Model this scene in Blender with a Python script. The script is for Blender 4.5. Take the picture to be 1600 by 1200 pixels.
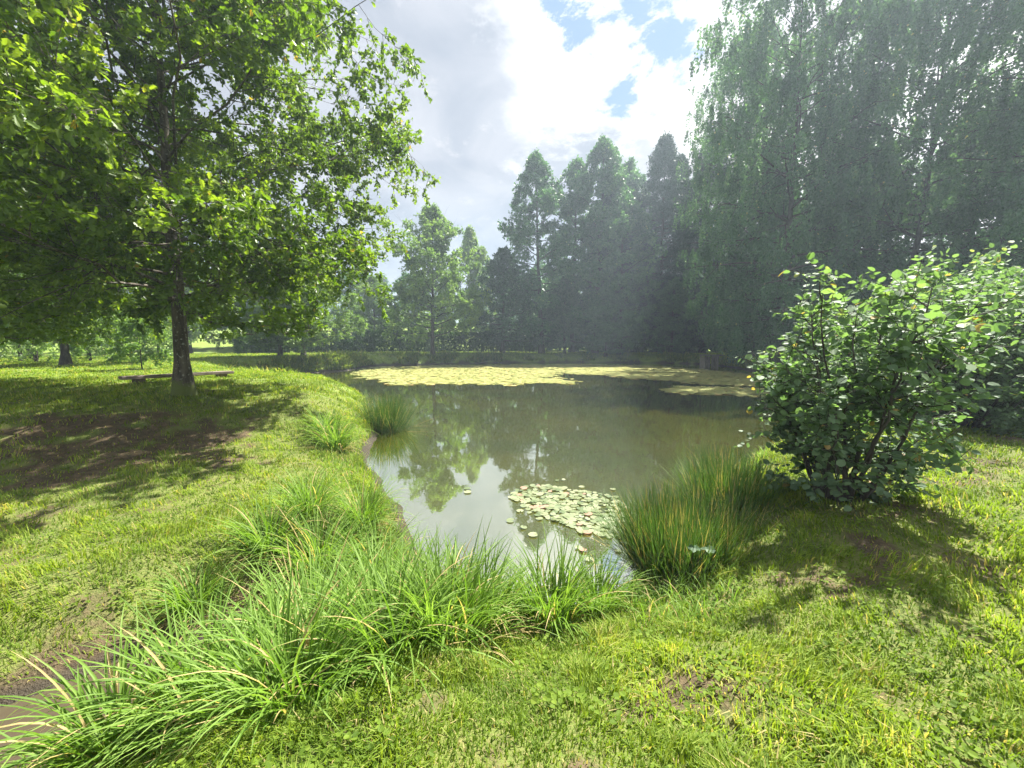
import bpy, math
import numpy as np
from mathutils import Vector
R = math.radians
scene = bpy.context.scene
for _o in list(bpy.data.objects):
    bpy.data.objects.remove(_o)
COL = scene.collection
PI = math.pi

# ------------------------------------------------------------ camera
EYE = 2.6
cam_data = bpy.data.cameras.new("camera")
cam = bpy.data.objects.new("camera", cam_data)
COL.objects.link(cam)
cam.location = (0, 0, EYE)
cam.rotation_euler = (R(84), 0, 0)
cam_data.sensor_fit = 'HORIZONTAL'
cam_data.sensor_width = 36
cam_data.lens = 36 * 620 / 1600
cam_data.clip_start = 0.05
cam_data.clip_end = 2000
scene.camera = cam

# ------------------------------------------------------------ exposure / render
EXPO = 1.95
scene.view_settings.view_transform = 'Standard'
scene.view_settings.look = 'None'
scene.view_settings.exposure = EXPO
scene.view_settings.gamma = 1
scene.view_settings.use_curve_mapping = False
scene.render.engine = 'CYCLES'
cy = scene.cycles
cy.max_bounces = 7
cy.diffuse_bounces = 3
cy.glossy_bounces = 3
cy.transmission_bounces = 5
cy.transparent_max_bounces = 4
cy.volume_bounces = 0
cy.use_denoising = True
cy.use_adaptive_sampling = True
cy.adaptive_threshold = 0.02
cy.caustics_reflective = False
cy.caustics_refractive = False

# ------------------------------------------------------------ sun and sky
SUN_EL, SUN_AZ = 57.0, 43.0     # azimuth to the right of the view direction (+Y)
sd = bpy.data.lights.new("sun", 'SUN')
sd.energy = 5.0
sd.angle = R(0.8)
sd.color = (1.0, 0.95, 0.86)
sun = bpy.data.objects.new("sun", sd)
COL.objects.link(sun)
tosun = Vector((math.cos(R(SUN_EL)) * math.sin(R(SUN_AZ)), math.cos(R(SUN_EL)) * math.cos(R(SUN_AZ)), math.sin(R(SUN_EL))))
sun.rotation_euler = tosun.to_track_quat('Z', 'Y').to_euler()
sun.location = tosun * 60


class NT:
    """tiny helper for node trees"""
    def __init__(self, tree):
        self.t = tree
        self.n = tree.nodes
        self.l = tree.links

    def node(self, typ, **kw):
        nd = self.n.new(typ)
        for k, v in kw.items():
            setattr(nd, k, v)
        return nd

    def put(self, sock, val):
        if hasattr(val, 'is_output'):
            self.l.new(val, sock)
        elif val is not None:
            sock.default_value = val

    def math(self, op, a, b=None, c=None, clamp=False):
        nd = self.node('ShaderNodeMath', operation=op)
        nd.use_clamp = clamp
        self.put(nd.inputs[0], a)
        if b is not None:
            self.put(nd.inputs[1], b)
        if c is not None:
            self.put(nd.inputs[2], c)
        return nd.outputs[0]

    def smooth(self, x, lo, hi, a=0.0, b=1.0):
        nd = self.node('ShaderNodeMapRange', interpolation_type='SMOOTHSTEP')
        self.put(nd.inputs['Value'], x)
        nd.inputs['From Min'].default_value = lo
        nd.inputs['From Max'].default_value = hi
        nd.inputs['To Min'].default_value = a
        nd.inputs['To Max'].default_value = b
        return nd.outputs[0]

    def mix(self, f, a, b, blend='MIX'):
        nd = self.node('ShaderNodeMix', data_type='RGBA', blend_type=blend)
        self.put(nd.inputs[0], f)
        for s, v in ((6, a), (7, b)):
            if isinstance(v, tuple) and len(v) == 3:
                v = v + (1,)
            self.put(nd.inputs[s], v)
        return nd.outputs[2]

    def noise(self, vec, scale, detail=4, rough=0.55, dist=0.0, dim='3D'):
        nd = self.node('ShaderNodeTexNoise', noise_dimensions=dim)
        self.put(nd.inputs['Vector'], vec)
        nd.inputs['Scale'].default_value = scale
        nd.inputs['Detail'].default_value = detail
        nd.inputs['Roughness'].default_value = rough
        nd.inputs['Distortion'].default_value = dist
        return nd.outputs[0]

    def attr(self, name):
        return self.node('ShaderNodeAttribute', attribute_name=name).outputs['Fac']

    def ramp(self, f, stops):
        nd = self.node('ShaderNodeValToRGB')
        cr = nd.color_ramp
        while len(cr.elements) < len(stops):
            cr.elements.new(0.5)
        for e, (p, c) in zip(cr.elements, stops):
            e.position = p
            e.color = tuple(c) + (1,)
        self.put(nd.inputs[0], f)
        return nd.outputs[0]


world = bpy.data.worlds.new("World")
scene.world = world
world.use_nodes = True
w = NT(world.node_tree)
w.n.clear()
BG = 0.1
sky = w.node('ShaderNodeTexSky', sky_type='NISHITA')
sky.sun_disc = False
sky.sun_elevation = R(SUN_EL)
sky.sun_rotation = R(SUN_AZ)
sky.altitude = 300
sky.air_density = 1.0
sky.dust_density = 0.6
sky.ozone_density = 2.0
tc = w.node('ShaderNodeTexCoord')
sep = w.node('ShaderNodeSeparateXYZ')
w.l.new(tc.outputs['Generated'], sep.inputs[0])
X, Y, Z = sep.outputs
den = w.math('ADD', w.math('ABSOLUTE', Z), 0.22)
cmb = w.node('ShaderNodeCombineXYZ')
w.l.new(w.math('DIVIDE', X, den), cmb.inputs[0])
w.l.new(w.math('DIVIDE', Y, den), cmb.inputs[1])
pl = cmb.outputs[0]
n_big = w.noise(pl, 1.6, 8, 0.55, 0.25)
n_fine = w.noise(pl, 7.0, 9, 0.66, 0.25)
n_soft = w.noise(pl, 2.3, 5, 0.5, 0.5)
ys = w.math('MAXIMUM', Y, 0.08)
U = w.math('DIVIDE', X, ys)
V = w.math('DIVIDE', Z, ys)


def spot(u, v, r):
    d = w.math('SQRT', w.math('ADD', w.math('POWER', w.math('SUBTRACT', U, u), 2.0), w.math('POWER', w.math('SUBTRACT', V, v), 2.0)))
    return w.math('SUBTRACT', 1.0, w.math('DIVIDE', d, r))


nz = w.math('SUBTRACT', n_fine, 0.5)
nzb = w.math('SUBTRACT', n_big, 0.5)
bl = None
for (u, v, r) in ((0.26, 0.80, 0.17), (0.15, 0.72, 0.08), (0.265, 0.575, 0.055), (0.35, 0.70, 0.09), (0.20, 0.665, 0.05), (0.10, 0.78, 0.05)):
    s = spot(u, v, r)
    bl = s if bl is None else w.math('MAXIMUM', bl, s)
bl = w.math('MAXIMUM', bl, -0.6)
blue = w.smooth(w.math('ADD', bl, w.math('MULTIPLY', nz, 5.5)), 0.02, 0.75)
# grey cloud bank on the left, bright broken cloud towards the sun
ge = w.math('ADD', w.math('ADD', U, w.math('MULTIPLY', nzb, 0.45)), w.math('MULTIPLY', nz, 0.22))
g1 = w.smooth(ge, 0.13, -0.05)
ve = w.math('ADD', w.math('ADD', V, w.math('MULTIPLY', nzb, 0.35)), w.math('MULTIPLY', nz, 0.5))
g2 = w.smooth(ve, 0.53, 0.40)
g2 = w.math('MULTIPLY', g2, w.smooth(U, 0.75, 0.25))
grey = w.math('MAXIMUM', g1, g2, clamp=True)
K = 1.0 / (BG * 2 ** EXPO)
gcol = w.mix(w.smooth(n_soft, 0.36, 0.64), (.46 * K, .51 * K, .61 * K), (.68 * K, .705 * K, .78 * K))
gcol = w.mix(w.smooth(n_fine, 0.56, 0.72, 0, 0.5), gcol, (.95 * K, .95 * K, .97 * K))
gcol = w.mix(w.smooth(V, 0.42, 0.22, 0, 0.55), gcol, (.52 * K, .62 * K, .76 * K))
wcol = w.mix(w.smooth(n_big, 0.40, 0.62), (1.02 * K, 1.03 * K, 1.06 * K), (1.6 * K, 1.58 * K, 1.55 * K))
clouds = w.mix(grey, wcol, gcol)
blue = w.math('MULTIPLY', blue, w.math('SUBTRACT', 1.0, grey))
skyc = w.mix(1.0, sky.outputs[0], (1.0, 1.0, 1.0), 'MULTIPLY')
blc = w.mix(0.88, skyc, (.27 * K, .42 * K, .74 * K))
clouds = w.mix(w.smooth(Y, .15, -.35), clouds, (1.05 * K, 1.05 * K, 1.1 * K))  # unseen sky behind the camera, set to an even white as fill light
final = w.mix(blue, clouds, blc)
bgn = w.node('ShaderNodeBackground')
bgn.inputs['Strength'].default_value = BG
w.l.new(final, bgn.inputs['Color'])
wo = w.node('ShaderNodeOutputWorld')
w.l.new(bgn.outputs[0], wo.inputs['Surface'])

# ------------------------------------------------------------ mesh helpers


class Buf:
    """collects vertices / faces and links them as ONE mesh object"""
    def __init__(self):
        self.v, self.f, self.t, self.a = [], [], [], []
        self.n = 0

    def add(self, V, F, tint=None, along=None):
        V = np.asarray(V, np.float32).reshape(-1, 3)
        n = len(V)
        self.v.append(V)
        self.f.append(np.asarray(F, np.int64) + self.n)
        self.t.append(np.full(n, .5, np.float32) if tint is None else np.broadcast_to(np.asarray(tint, np.float32), (n,)))
        self.a.append(np.full(n, .0, np.float32) if along is None else np.broadcast_to(np.asarray(along, np.float32), (n,)))
        self.n += n

    def mesh(self, name, mat, smooth=False):
        me = bpy.data.meshes.new(name)
        V = np.concatenate(self.v)
        me.vertices.add(len(V))
        me.vertices.foreach_set('co', V.ravel())
        idx = np.concatenate([f.ravel() for f in self.f])
        tot = np.concatenate([np.full(len(f), f.shape[1]) for f in self.f])
        st = np.concatenate([[0], np.cumsum(tot)[:-1]])
        me.loops.add(len(idx))
        me.loops.foreach_set('vertex_index', idx.astype(np.int32))
        me.polygons.add(len(tot))
        me.polygons.foreach_set('loop_start', st.astype(np.int32))
        for nm, arr in (('tint', self.t), ('along', self.a)):
            at = me.attributes.new(nm, 'FLOAT', 'POINT')
            at.data.foreach_set('value', np.concatenate(arr).astype(np.float32))
        me.polygons.foreach_set('use_smooth', np.full(len(tot), smooth))
        me.update(calc_edges=True)
        if mat:
            me.materials.append(mat)
        return me

    def build(self, name, mat, parent=None, smooth=False):
        o = bpy.data.objects.new(name, self.mesh(name, mat, smooth))
        COL.objects.link(o)
        if parent:
            o.parent = parent
        return o


def tag(o, label=None, cat=None, group=None, kind=None):
    if label:
        o['label'] = label
    if cat:
        o['category'] = cat
    if group:
        o['group'] = group
    if kind:
        o['kind'] = kind
    return o


def empty(name, loc, rz=0):
    o = bpy.data.objects.new(name, None)
    o.empty_display_size = 0.3
    o.location = loc
    o.rotation_euler = (0, 0, rz)
    COL.objects.link(o)
    return o


def copy_tree(o, parent=None):
    c = o.copy()
    COL.objects.link(c)
    if parent:
        c.parent = parent
    for ch in list(o.children):
        copy_tree(ch, c)
    return c


def norm(a):
    return a / np.maximum(np.linalg.norm(a, axis=-1, keepdims=True), 1e-9)


def tubes(buf, P, Rd, k, tint=None, cap=False):
    """P (B,m,3) polylines, Rd (B,m) radii"""
    B, m, _ = P.shape
    T = norm(np.gradient(P, axis=1))
    md = norm(P[:, -1] - P[:, 0])
    ref = np.where(np.abs(md[:, 2:3]) > .75, np.array([[1., 0, 0]]), np.array([[0., 0, 1.]]))[:, None, :]
    N = norm(np.cross(T, np.broadcast_to(ref, T.shape)))
    Bn = np.cross(T, N)
    ang = np.arange(k) * 2 * PI / k
    V = P[:, :, None, :] + Rd[:, :, None, None] * (np.cos(ang)[None, None, :, None] * N[:, :, None, :] + np.sin(ang)[None, None, :, None] * Bn[:, :, None, :])
    base = (np.arange(B) * m * k)[:, None, None]
    j = np.arange(m - 1)[None, :, None]
    i = np.arange(k)[None, None, :]
    i2 = (i + 1) % k
    F = np.stack([base + j * k + i, base + j * k + i2, base + (j + 1) * k + i2, base + (j + 1) * k + i], -1).reshape(-1, 4)
    al = np.broadcast_to(np.linspace(0, 1, m)[None, :, None], (B, m, k)).ravel()
    tt = None if tint is None else np.repeat(tint, m * k)
    buf.add(V.reshape(-1, 3), F, tt, al)
    if cap:
        for b in range(B):
            for row, flip in ((0, True), (m - 1, False)):
                c = V[b, row]
                order = list(range(k))[::-1] if flip else list(range(k))
                buf.add(c, np.array([order]), None if tint is None else tint[b], row / (m - 1))


LEAF = {
    # outline of one half (u along, v side); the other half is mirrored; w = lift of the margin
    'rhomb': [(0, 0), (.45, .5), (1, 0)],
    'oval': [(0, 0), (.22, .38), (.6, .46), (.88, .22), (1, 0)],
    'round': [(0, 0), (.05, .3), (.35, .52), (.72, .44), (.93, .16), (1.03, 0)],
    'oak': [(0, 0), (.22, .30), (.36, .20), (.52, .50), (.64, .30), (.80, .44), (.92, .22), (1, 0)],
}


def leaves(buf, pos, axis, nor, size, wid, shape, tint, fold=.18):
    n = len(pos)
    axis = norm(axis)
    side = norm(np.cross(nor, axis))
    nor = np.cross(axis, side)
    out = np.array(LEAF[shape], float)
    k = len(out)
    for sgn in (1, -1):
        u = out[:, 0]
        v = out[:, 1] * sgn * wid
        ww = np.abs(out[:, 1]) * wid * fold - .12 * u * u
        V = pos[:, None, :] + size[:, None, None] * (u[None, :, None] * axis[:, None, :] + v[None, :, None] * side[:, None, :] + ww[None, :, None] * nor[:, None, :])
        F = (np.arange(n) * k)[:, None] + np.arange(k)[None, :]
        if sgn < 0:
            F = F[:, ::-1]
        buf.add(V.reshape(-1, 3), F, np.repeat(tint, k), np.tile(u, n))


def curve(base, d, L, m, bend, wig, rng):
    """batched gently wiggling branches: base (B,3), d (B,3), L (B), bend = final z offset per length"""
    B = len(base)
    s = np.linspace(0, 1, m)[None, :, None]
    P = base[:, None, :] + d[:, None, :] * L[:, None, None] * s
    bz = np.broadcast_to(np.asarray(bend, float), (B,))
    P[:, :, 2] += (bz * L)[:, None] * s[:, :, 0] ** 2
    wv = rng.normal(0, 1, (B, m, 3)).cumsum(1)
    wv -= wv[:, :1]
    P += wv * (L * wig)[:, None, None] * .35
    return P


def interp(P, idx, s):
    m = P.shape[1]
    f = s * (m - 1)
    i = np.minimum(f.astype(int), m - 2)
    fr = (f - i)[:, None]
    A, Bq = P[idx, i], P[idx, i + 1]
    return A * (1 - fr) + Bq * fr, norm(Bq - A)


def side_dirs(T, rng, flat=.5, up=0.):
    r = rng.normal(0, 1, T.shape)
    r[:, 2] *= flat
    r -= (r * T).sum(1, keepdims=True) * T
    r = norm(r)
    r[:, 2] += up
    return norm(r)


def grow(rng, H, r0, env, cb, n1, n2, n3, n4, lsize, lshape='rhomb', lwid=.6, e_lo=5, e_hi=60, l2=.42, l3=(.3, .7), droop1=.05,
         droop3=0., flat2=.35, tilt=.7, wig=.04, lean=(0, 0), stems=1, twigs=True, odd=.006, hang=0., top=.95, thick1=.4, m3=4, spread0=0.3, zmin=.2, taper=.85, clip=None):
    """a tree: returns trunk Buf, crown Buf.  env(height fraction) = crown radius in m"""
    tb, cb_ = Buf(), Buf()
    # trunk(s)
    mt = 14
    trunks = []
    for k in range(stems):
        d = np.array([[lean[0] + (rng.normal(0, .06) if stems > 1 else 0), lean[1] + (rng.normal(0, .06) if stems > 1 else 0), 1.]])
        b0 = np.array([[0, 0, -.25]]) + (np.array([[math.cos(k * 2.4), math.sin(k * 2.4), 0]]) * r0 * 1.6 if stems > 1 else 0)
        P = curve(b0, norm(d), np.array([H * top + .25]), mt, 0, .007 if stems == 1 else .012, rng)
        trunks.append(P)
    TP = np.concatenate(trunks)
    s = np.linspace(0, 1, mt)
    rad = r0 * (1 - s * .97) ** taper
    rad[0] *= 1.75
    # fine trunk rings near the foot for a root flare
    tubes(tb, TP, np.broadcast_to(rad, (stems, mt)), 12, np.full(stems, .5))
    for b in range(stems):
        P0 = TP[b:b + 1, :2]
        st = np.linspace(0, .55, 6)[None, :, None]
        Pf = P0[:, :1] * (1 - st) + P0[:, 1:2] * st
        rf = (rad[0] * 1.12 * np.exp(-np.linspace(0, 1, 6) * 2.2) + rad[1] * .55)[None]
        tubes(tb, Pf, np.minimum(rf, rad[0] * 1.25), 12, np.full(1, .5))
    # limbs
    sf = cb / H + (1 - cb / H) * (np.arange(n1) + rng.uniform(0, 1, n1)) / n1
    sf = np.clip(sf, cb / H, .985)
    idx = rng.integers(0, stems, n1)
    base, _ = interp(TP, idx, np.clip(sf / top, 0, 1) * .995)
    az = np.arange(n1) * 2.39996 + rng.normal(0, .35, n1)
    rel = (sf - cb / H) / (1 - cb / H)
    el = np.radians(e_lo + (e_hi - e_lo) * rel ** 1.2 + rng.normal(0, 6, n1))
    hz = np.minimum(sf + .45 * np.maximum(np.tan(np.clip(el, -1, 1.1)), 0) * env(sf) / H * .5, .99)
    lump = .62 + .72 * vnoise(np.cos(az) * 1.6 + hz * 5.5 + 7, np.sin(az) * 1.6 + 3, int(H * 10)) 
    Rr = env(hz) * rng.uniform(.75, 1.1, n1) * lump
    L1 = np.maximum(Rr / np.maximum(np.cos(el), .35), .3)
    L1 = np.minimum(L1, np.maximum((H * 1.01 - base[:, 2]) / np.maximum(np.sin(el), .05), .4))
    d1 = np.stack([np.cos(el) * np.cos(az), np.cos(el) * np.sin(az), np.sin(el)], 1)
    m1 = 8
    P1 = curve(base, d1, L1, m1, droop1, wig, rng)
    rb = np.interp(sf, s * top, rad) * thick1
    rb = np.minimum(rb, .012 + L1 * .018)
    tubes(tb, P1, rb[:, None] * (1 - np.linspace(0, 1, m1) * .9)[None, :], 6, np.full(n1, .5))
    # branches
    i2 = np.repeat(np.arange(n1), n2)
    s2 = rng.uniform(0, 1, len(i2)) ** .75 * (1 - .12) + .12
    s2 = np.where(rng.uniform(0, 1, len(i2)) < .08, 1., s2)
    b2, T2 = interp(P1, i2, s2)
    d2 = norm(T2 * rng.uniform(.35, .9, (len(i2), 1)) + side_dirs(T2, rng, flat2) * .9)
    L2 = L1[i2] * l2 * (1.05 - .62 * s2) * rng.uniform(.6, 1.2, len(i2)) + .15 * l3[1]
    m2 = 5
    P2 = curve(b2, d2, L2, m2, droop1, wig * 1.3, rng)
    h2 = np.clip(P2[:, -1, 2] / H, 0, 1)
    ax2, _ = interp(TP, np.zeros(len(h2), int), h2)
    k2 = (np.hypot(P2[:, -1, 0] - ax2[:, 0], P2[:, -1, 1] - ax2[:, 1]) < env(h2) * 1.2 + .3) & (P2[:, -1, 2] > zmin)
    P2, i2, s2, L2 = P2[k2], i2[k2], s2[k2], L2[k2]
    tubes(tb, P2, (rb[i2] * .42 * (1.15 - .7 * s2))[:, None].clip(.004) * (1 - np.linspace(0, 1, m2) * .85)[None, :], 4, np.full(len(i2), .5))
    # twigs
    i3 = np.repeat(np.arange(len(i2)), n3)
    s3 = rng.uniform(.1, 1, len(i3))
    b3, T3 = interp(P2, i3, s3)
    d3 = norm(T3 * rng.uniform(.2, 1., (len(i3), 1)) + side_dirs(T3, rng, .7, droop3) * .9)
    L3 = rng.uniform(l3[0], l3[1], len(i3))
    if hang > 0:
        d3 = norm(d3 * (1 - hang) * .6 + np.array([0, 0, -1.]) * hang)
    P3 = curve(b3, d3, L3, m3, -.25 * hang if hang else 0., wig, rng)
    # keep inside the envelope
    ex = P3[:, -1]
    hh = np.clip(ex[:, 2] / H, 0, 1)
    ax, _ = interp(TP, np.zeros(len(ex), int), np.clip(hh, 0, 1))
    rr = np.hypot(ex[:, 0] - ax[:, 0], ex[:, 1] - ax[:, 1])
    ok = (rr < env(hh) * (1.2 if not clip else clip) + .35) & (ex[:, 2] > zmin)
    P3, L3 = P3[ok], L3[ok]
    if twigs:
        tubes(tb, P3, np.full((len(P3), m3), .0045) * (1 + 0.03 * H) * (1 - np.linspace(0, 1, m3) * .7)[None], 3, np.full(len(P3), .5))
    i4 = np.repeat(np.arange(len(P3)), n4)
    s4 = rng.uniform(.12 if hang else spread0, 1, len(i4))
    p4, T4 = interp(P3, i4, s4)
    nl = len(i4)
    p4 = p4 + rng.normal(0, .22 * lsize, (nl, 3))
    a4 = norm(T4 * .6 + rng.normal(0, .7, (nl, 3)) + np.array([0, 0, -.25 - hang]))
    nn = np.array([0, 0, 1.]) + rng.normal(0, tilt, (nl, 3))
    sz = lsize * rng.uniform(.6, 1.15, nl)
    tw = rng.uniform(0, 1, len(i2))[i3][ok]
    tint = np.clip(.5 * tw[i4] + .4 * rng.uniform(0, 1, nl), 0, .9)
    tint = np.where(rng.uniform(0, 1, nl) < odd, .98, tint)
    leaves(cb_, p4, a4, nn, sz, lwid, lshape, tint)
    return tb, cb_


# ------------------------------------------------------------ value noise in numpy


def _hash(ix, iy, seed):
    h = (ix.astype(np.int64) * 374761393 + iy.astype(np.int64) * 668265263 + seed * 974711) & 0x7fffffff
    h = ((h ^ (h >> 13)) * 1274126177) & 0x7fffffff
    return ((h ^ (h >> 16)) & 0xffff) / 65535.0


def vnoise(x, y, seed=0):
    ix, iy = np.floor(x), np.floor(y)
    fx, fy = x - ix, y - iy
    fx, fy = fx * fx * (3 - 2 * fx), fy * fy * (3 - 2 * fy)
    a, b = _hash(ix, iy, seed), _hash(ix + 1, iy, seed)
    c, d = _hash(ix, iy + 1, seed), _hash(ix + 1, iy + 1, seed)
    return (a * (1 - fx) + b * fx) * (1 - fy) + (c * (1 - fx) + d * fx) * fy


def fbm(x, y, seed=0, oct_=4):
    t, a, s = 0, .5, 0
    for k in range(oct_):
        t = t + a * vnoise(x * 2 ** k + 17.3 * k, y * 2 ** k - 9.1 * k, seed + k)
        s += a
        a *= .5
    return t / s


def sstep(x, a, b):
    t = np.clip((x - a) / (b - a), 0, 1)
    return t * t * (3 - 2 * t)


# ------------------------------------------------------------ terrain
POND = np.array([(-.35, 3.75), (.45, 3.5), (1.15, 3.9), (1.9, 5.2), (3.3, 6.6), (5.0, 8.2), (7.2, 9.9), (10.5, 11.8), (15, 14.2), (19, 19), (20.6, 26),
                 (21.6, 34), (23, 42), (22, 48), (16, 50.5), (8, 51.5), (0, 51), (-5, 49), (-9.5, 46.5), (-14, 43.5), (-15.6, 40), (-15.2, 37), (-17, 33.5), (-20, 31.5),
                 (-19.5, 28.5), (-16.5, 25.5), (-12.5, 23), (-8.6, 20.2), (-6.2, 17), (-4.9, 13.8), (-4.05, 11.9), (-3.65, 10.2), (-3.3, 8.6), (-2.5, 7.2), (-1.7, 5.9), (-1.2, 4.8)], float)


def catmull(P, n=4):
    out = []
    N = len(P)
    for i in range(N):
        a, b, c, d = P[i - 1], P[i], P[(i + 1) % N], P[(i + 2) % N]
        for k in range(n):
            t = k / n
            out.append(.5 * ((2 * b) + (-a + c) * t + (2 * a - 5 * b + 4 * c - d) * t * t + (-a + 3 * b - 3 * c + d) * t ** 3))
    return np.array(out)


PONDS = catmull(POND, 4)
DITCH = np.array([(-9, .2), (-6.4, .9), (-4.6, 1.75), (-3.6, 2.3), (-2.9, 2.75), (-2.3, 3.1), (-1.7, 3.55), (-1.1, 4.1), (-.5, 4.6)], float)


def seg_dist(x, y, A, B):
    d = B - A
    t = np.clip(((x - A[0]) * d[0] + (y - A[1]) * d[1]) / (d @ d), 0, 1)
    return np.hypot(x - A[0] - t * d[0], y - A[1] - t * d[1])


def poly_sd(x, y, P):
    dm = np.full(x.shape, 1e9)
    ins = np.zeros(x.shape, bool)
    N = len(P)
    for i in range(N):
        A, B = P[i], P[(i + 1) % N]
        dm = np.minimum(dm, seg_dist(x, y, A, B))
        c = ((A[1] > y) != (B[1] > y))
        with np.errstate(divide='ignore', invalid='ignore'):
            xx = (B[0] - A[0]) * (y - A[1]) / (B[1] - A[1]) + A[0]
        ins ^= c & (x < xx)
    return np.where(ins, -dm, dm)


def line_d(x, y, P):
    dm = np.full(x.shape, 1e9)
    for i in range(len(P) - 1):
        dm = np.minimum(dm, seg_dist(x, y, P[i], P[i + 1]))
    return dm


# bank controls: x, y, height of the bank, width of the slope
CTRL = np.array([(0, 1, 1.02, 2.8), (4, 3, .98, 2.2), (10, 8, .98, 1.8), (16, 11, 1.15, 2.0), (24, 20, 1.1, 2.0), (25, 40, 1.1, 1.5), (10, 54, 1.1, 1.6),
                 (-5, 53, 1.2, 1.5), (-14, 48, 1.3, 1.4), (-22, 38, 1.35, 1.8), (-26, 28, 1.25, 3.0), (-16, 20, 1.15, 3.0), (-9, 16, 1.14, 2.0), (-6.5, 11.5, 1.14, 2.0),
                 (-9, 9.4, 1.12, 3.0), (-5.5, 7, .48, 2.6), (-5.5, 4.6, .36, 2.4), (-9, 4.5, .5, 3.0), (-4, 0, .95, 2.6), (-20, 10, 1.15, 4)], float)


def terrain(x, y):
    sdp = poly_sd(x, y, PONDS)
    sdp = sdp + (fbm(x * 1.3, y * 1.3, 5, 3) - .5) * .35
    W = 0
    Hh = 0
    Ww = 0
    for cx, cy_, h, wd in CTRL:
        q = 1 / ((x - cx) ** 2 + (y - cy_) ** 2 + .8) ** 1.6
        W = W + q
        Hh = Hh + q * h
        Ww = Ww + q * wd
    Hh, Ww = Hh / W, Ww / W
    z = np.where(sdp > 0, Hh * (1 - (1 - np.clip(sdp / Ww, 0, 1)) ** 2.0) , np.maximum(sdp * .45, -1.0))
    z = z + .28 * np.exp(-(((x + 11.5) / 3.6) ** 2 + ((y - 13.2) / 3.6) ** 2)) * sstep(sdp, .5, 3)
    dd = line_d(x, y, DITCH)
    dw = dd + (fbm(x * 2.2, y * 2.2, 9, 3) - .5) * .3
    zd = -.13 + .48 * np.maximum(dw - .02, 0) + .06 * np.maximum(dw - 1.0, 0) ** 2
    z = np.minimum(z, np.where(dd < 3, zd, 9))
    land = sstep(np.minimum(sdp, dw - .3), .15, 1.5)
    z = z + land * ((fbm(x * .35, y * .35, 2, 3) - .5) * .22 + (fbm(x * 1.7, y * 1.7, 3, 3) - .5) * .10 + (fbm(x * 6, y * 6, 4, 2) - .5) * .035)
    # beyond the hedge the field climbs away on the left
    hl = (y - (55 + .28 * np.minimum(x, 0)))
    z = z + sstep(hl, 4, 90) * 7.5 * sstep(x, 30, -20)
    return z, sdp, dw


def bare_mask(x, y, sdp, dw):
    n = fbm(x * 1.1, y * 1.1, 21, 4)
    n2 = fbm(x * 3.1, y * 3.1, 22, 3)
    b = sstep(n * .5 + n2 * .5, .54, .70)
    b = b * .38
    b = np.maximum(b, sstep(fbm(x * 2.4, y * 2.4, 24, 3), .60, .74) * .55)
    # worn earth below the oak, widened so its brown paints shade on the slope
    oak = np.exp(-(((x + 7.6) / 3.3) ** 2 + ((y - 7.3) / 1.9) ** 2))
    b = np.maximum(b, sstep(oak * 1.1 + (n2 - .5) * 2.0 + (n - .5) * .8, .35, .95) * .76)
    # mud along the ditch
    b = np.maximum(b, sstep(.95 - dw + (n2 - .5) * .7, .1, .5) * .9)
    # scuffed line along the right lawn
    ln = np.abs((y - 2.6) - (x - 1.6) * .62 + .3)
    b = np.maximum(b, np.exp(-(ln / .5) ** 2) * sstep(n2 * .6 + n * .4, .47, .62) * (x > .2) * .8)
    return np.clip(b, 0, 1)


gx = 4 * np.sinh(np.linspace(-5.2, 5.2, 440))
gy = 3 + 4 * np.sinh(np.linspace(-4.0, 5.2, 400))
GX, GY = np.meshgrid(gx, gy)
GZ, GSD, GDW = terrain(GX, GY)
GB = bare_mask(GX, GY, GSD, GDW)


def gsample(A, x, y):
    i = np.clip(np.searchsorted(gx, x) - 1, 0, len(gx) - 2)
    j = np.clip(np.searchsorted(gy, y) - 1, 0, len(gy) - 2)
    fx = np.clip((x - gx[i]) / (gx[i + 1] - gx[i]), 0, 1)
    fy = np.clip((y - gy[j]) / (gy[j + 1] - gy[j]), 0, 1)
    return (A[j, i] * (1 - fx) + A[j, i + 1] * fx) * (1 - fy) + (A[j + 1, i] * (1 - fx) + A[j + 1, i + 1] * fx) * fy


def gz(x, y):
    return float(gsample(GZ, np.array([float(x)]), np.array([float(y)]))[0])


# ------------------------------------------------------------ materials


def new_mat(name):
    m = bpy.data.materials.new(name)
    m.use_nodes = True
    t = NT(m.node_tree)
    t.n.clear()
    out = t.node('ShaderNodeOutputMaterial')
    return m, t, out


def pos_vec(t):
    return t.node('ShaderNodeNewGeometry').outputs['Position']


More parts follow.
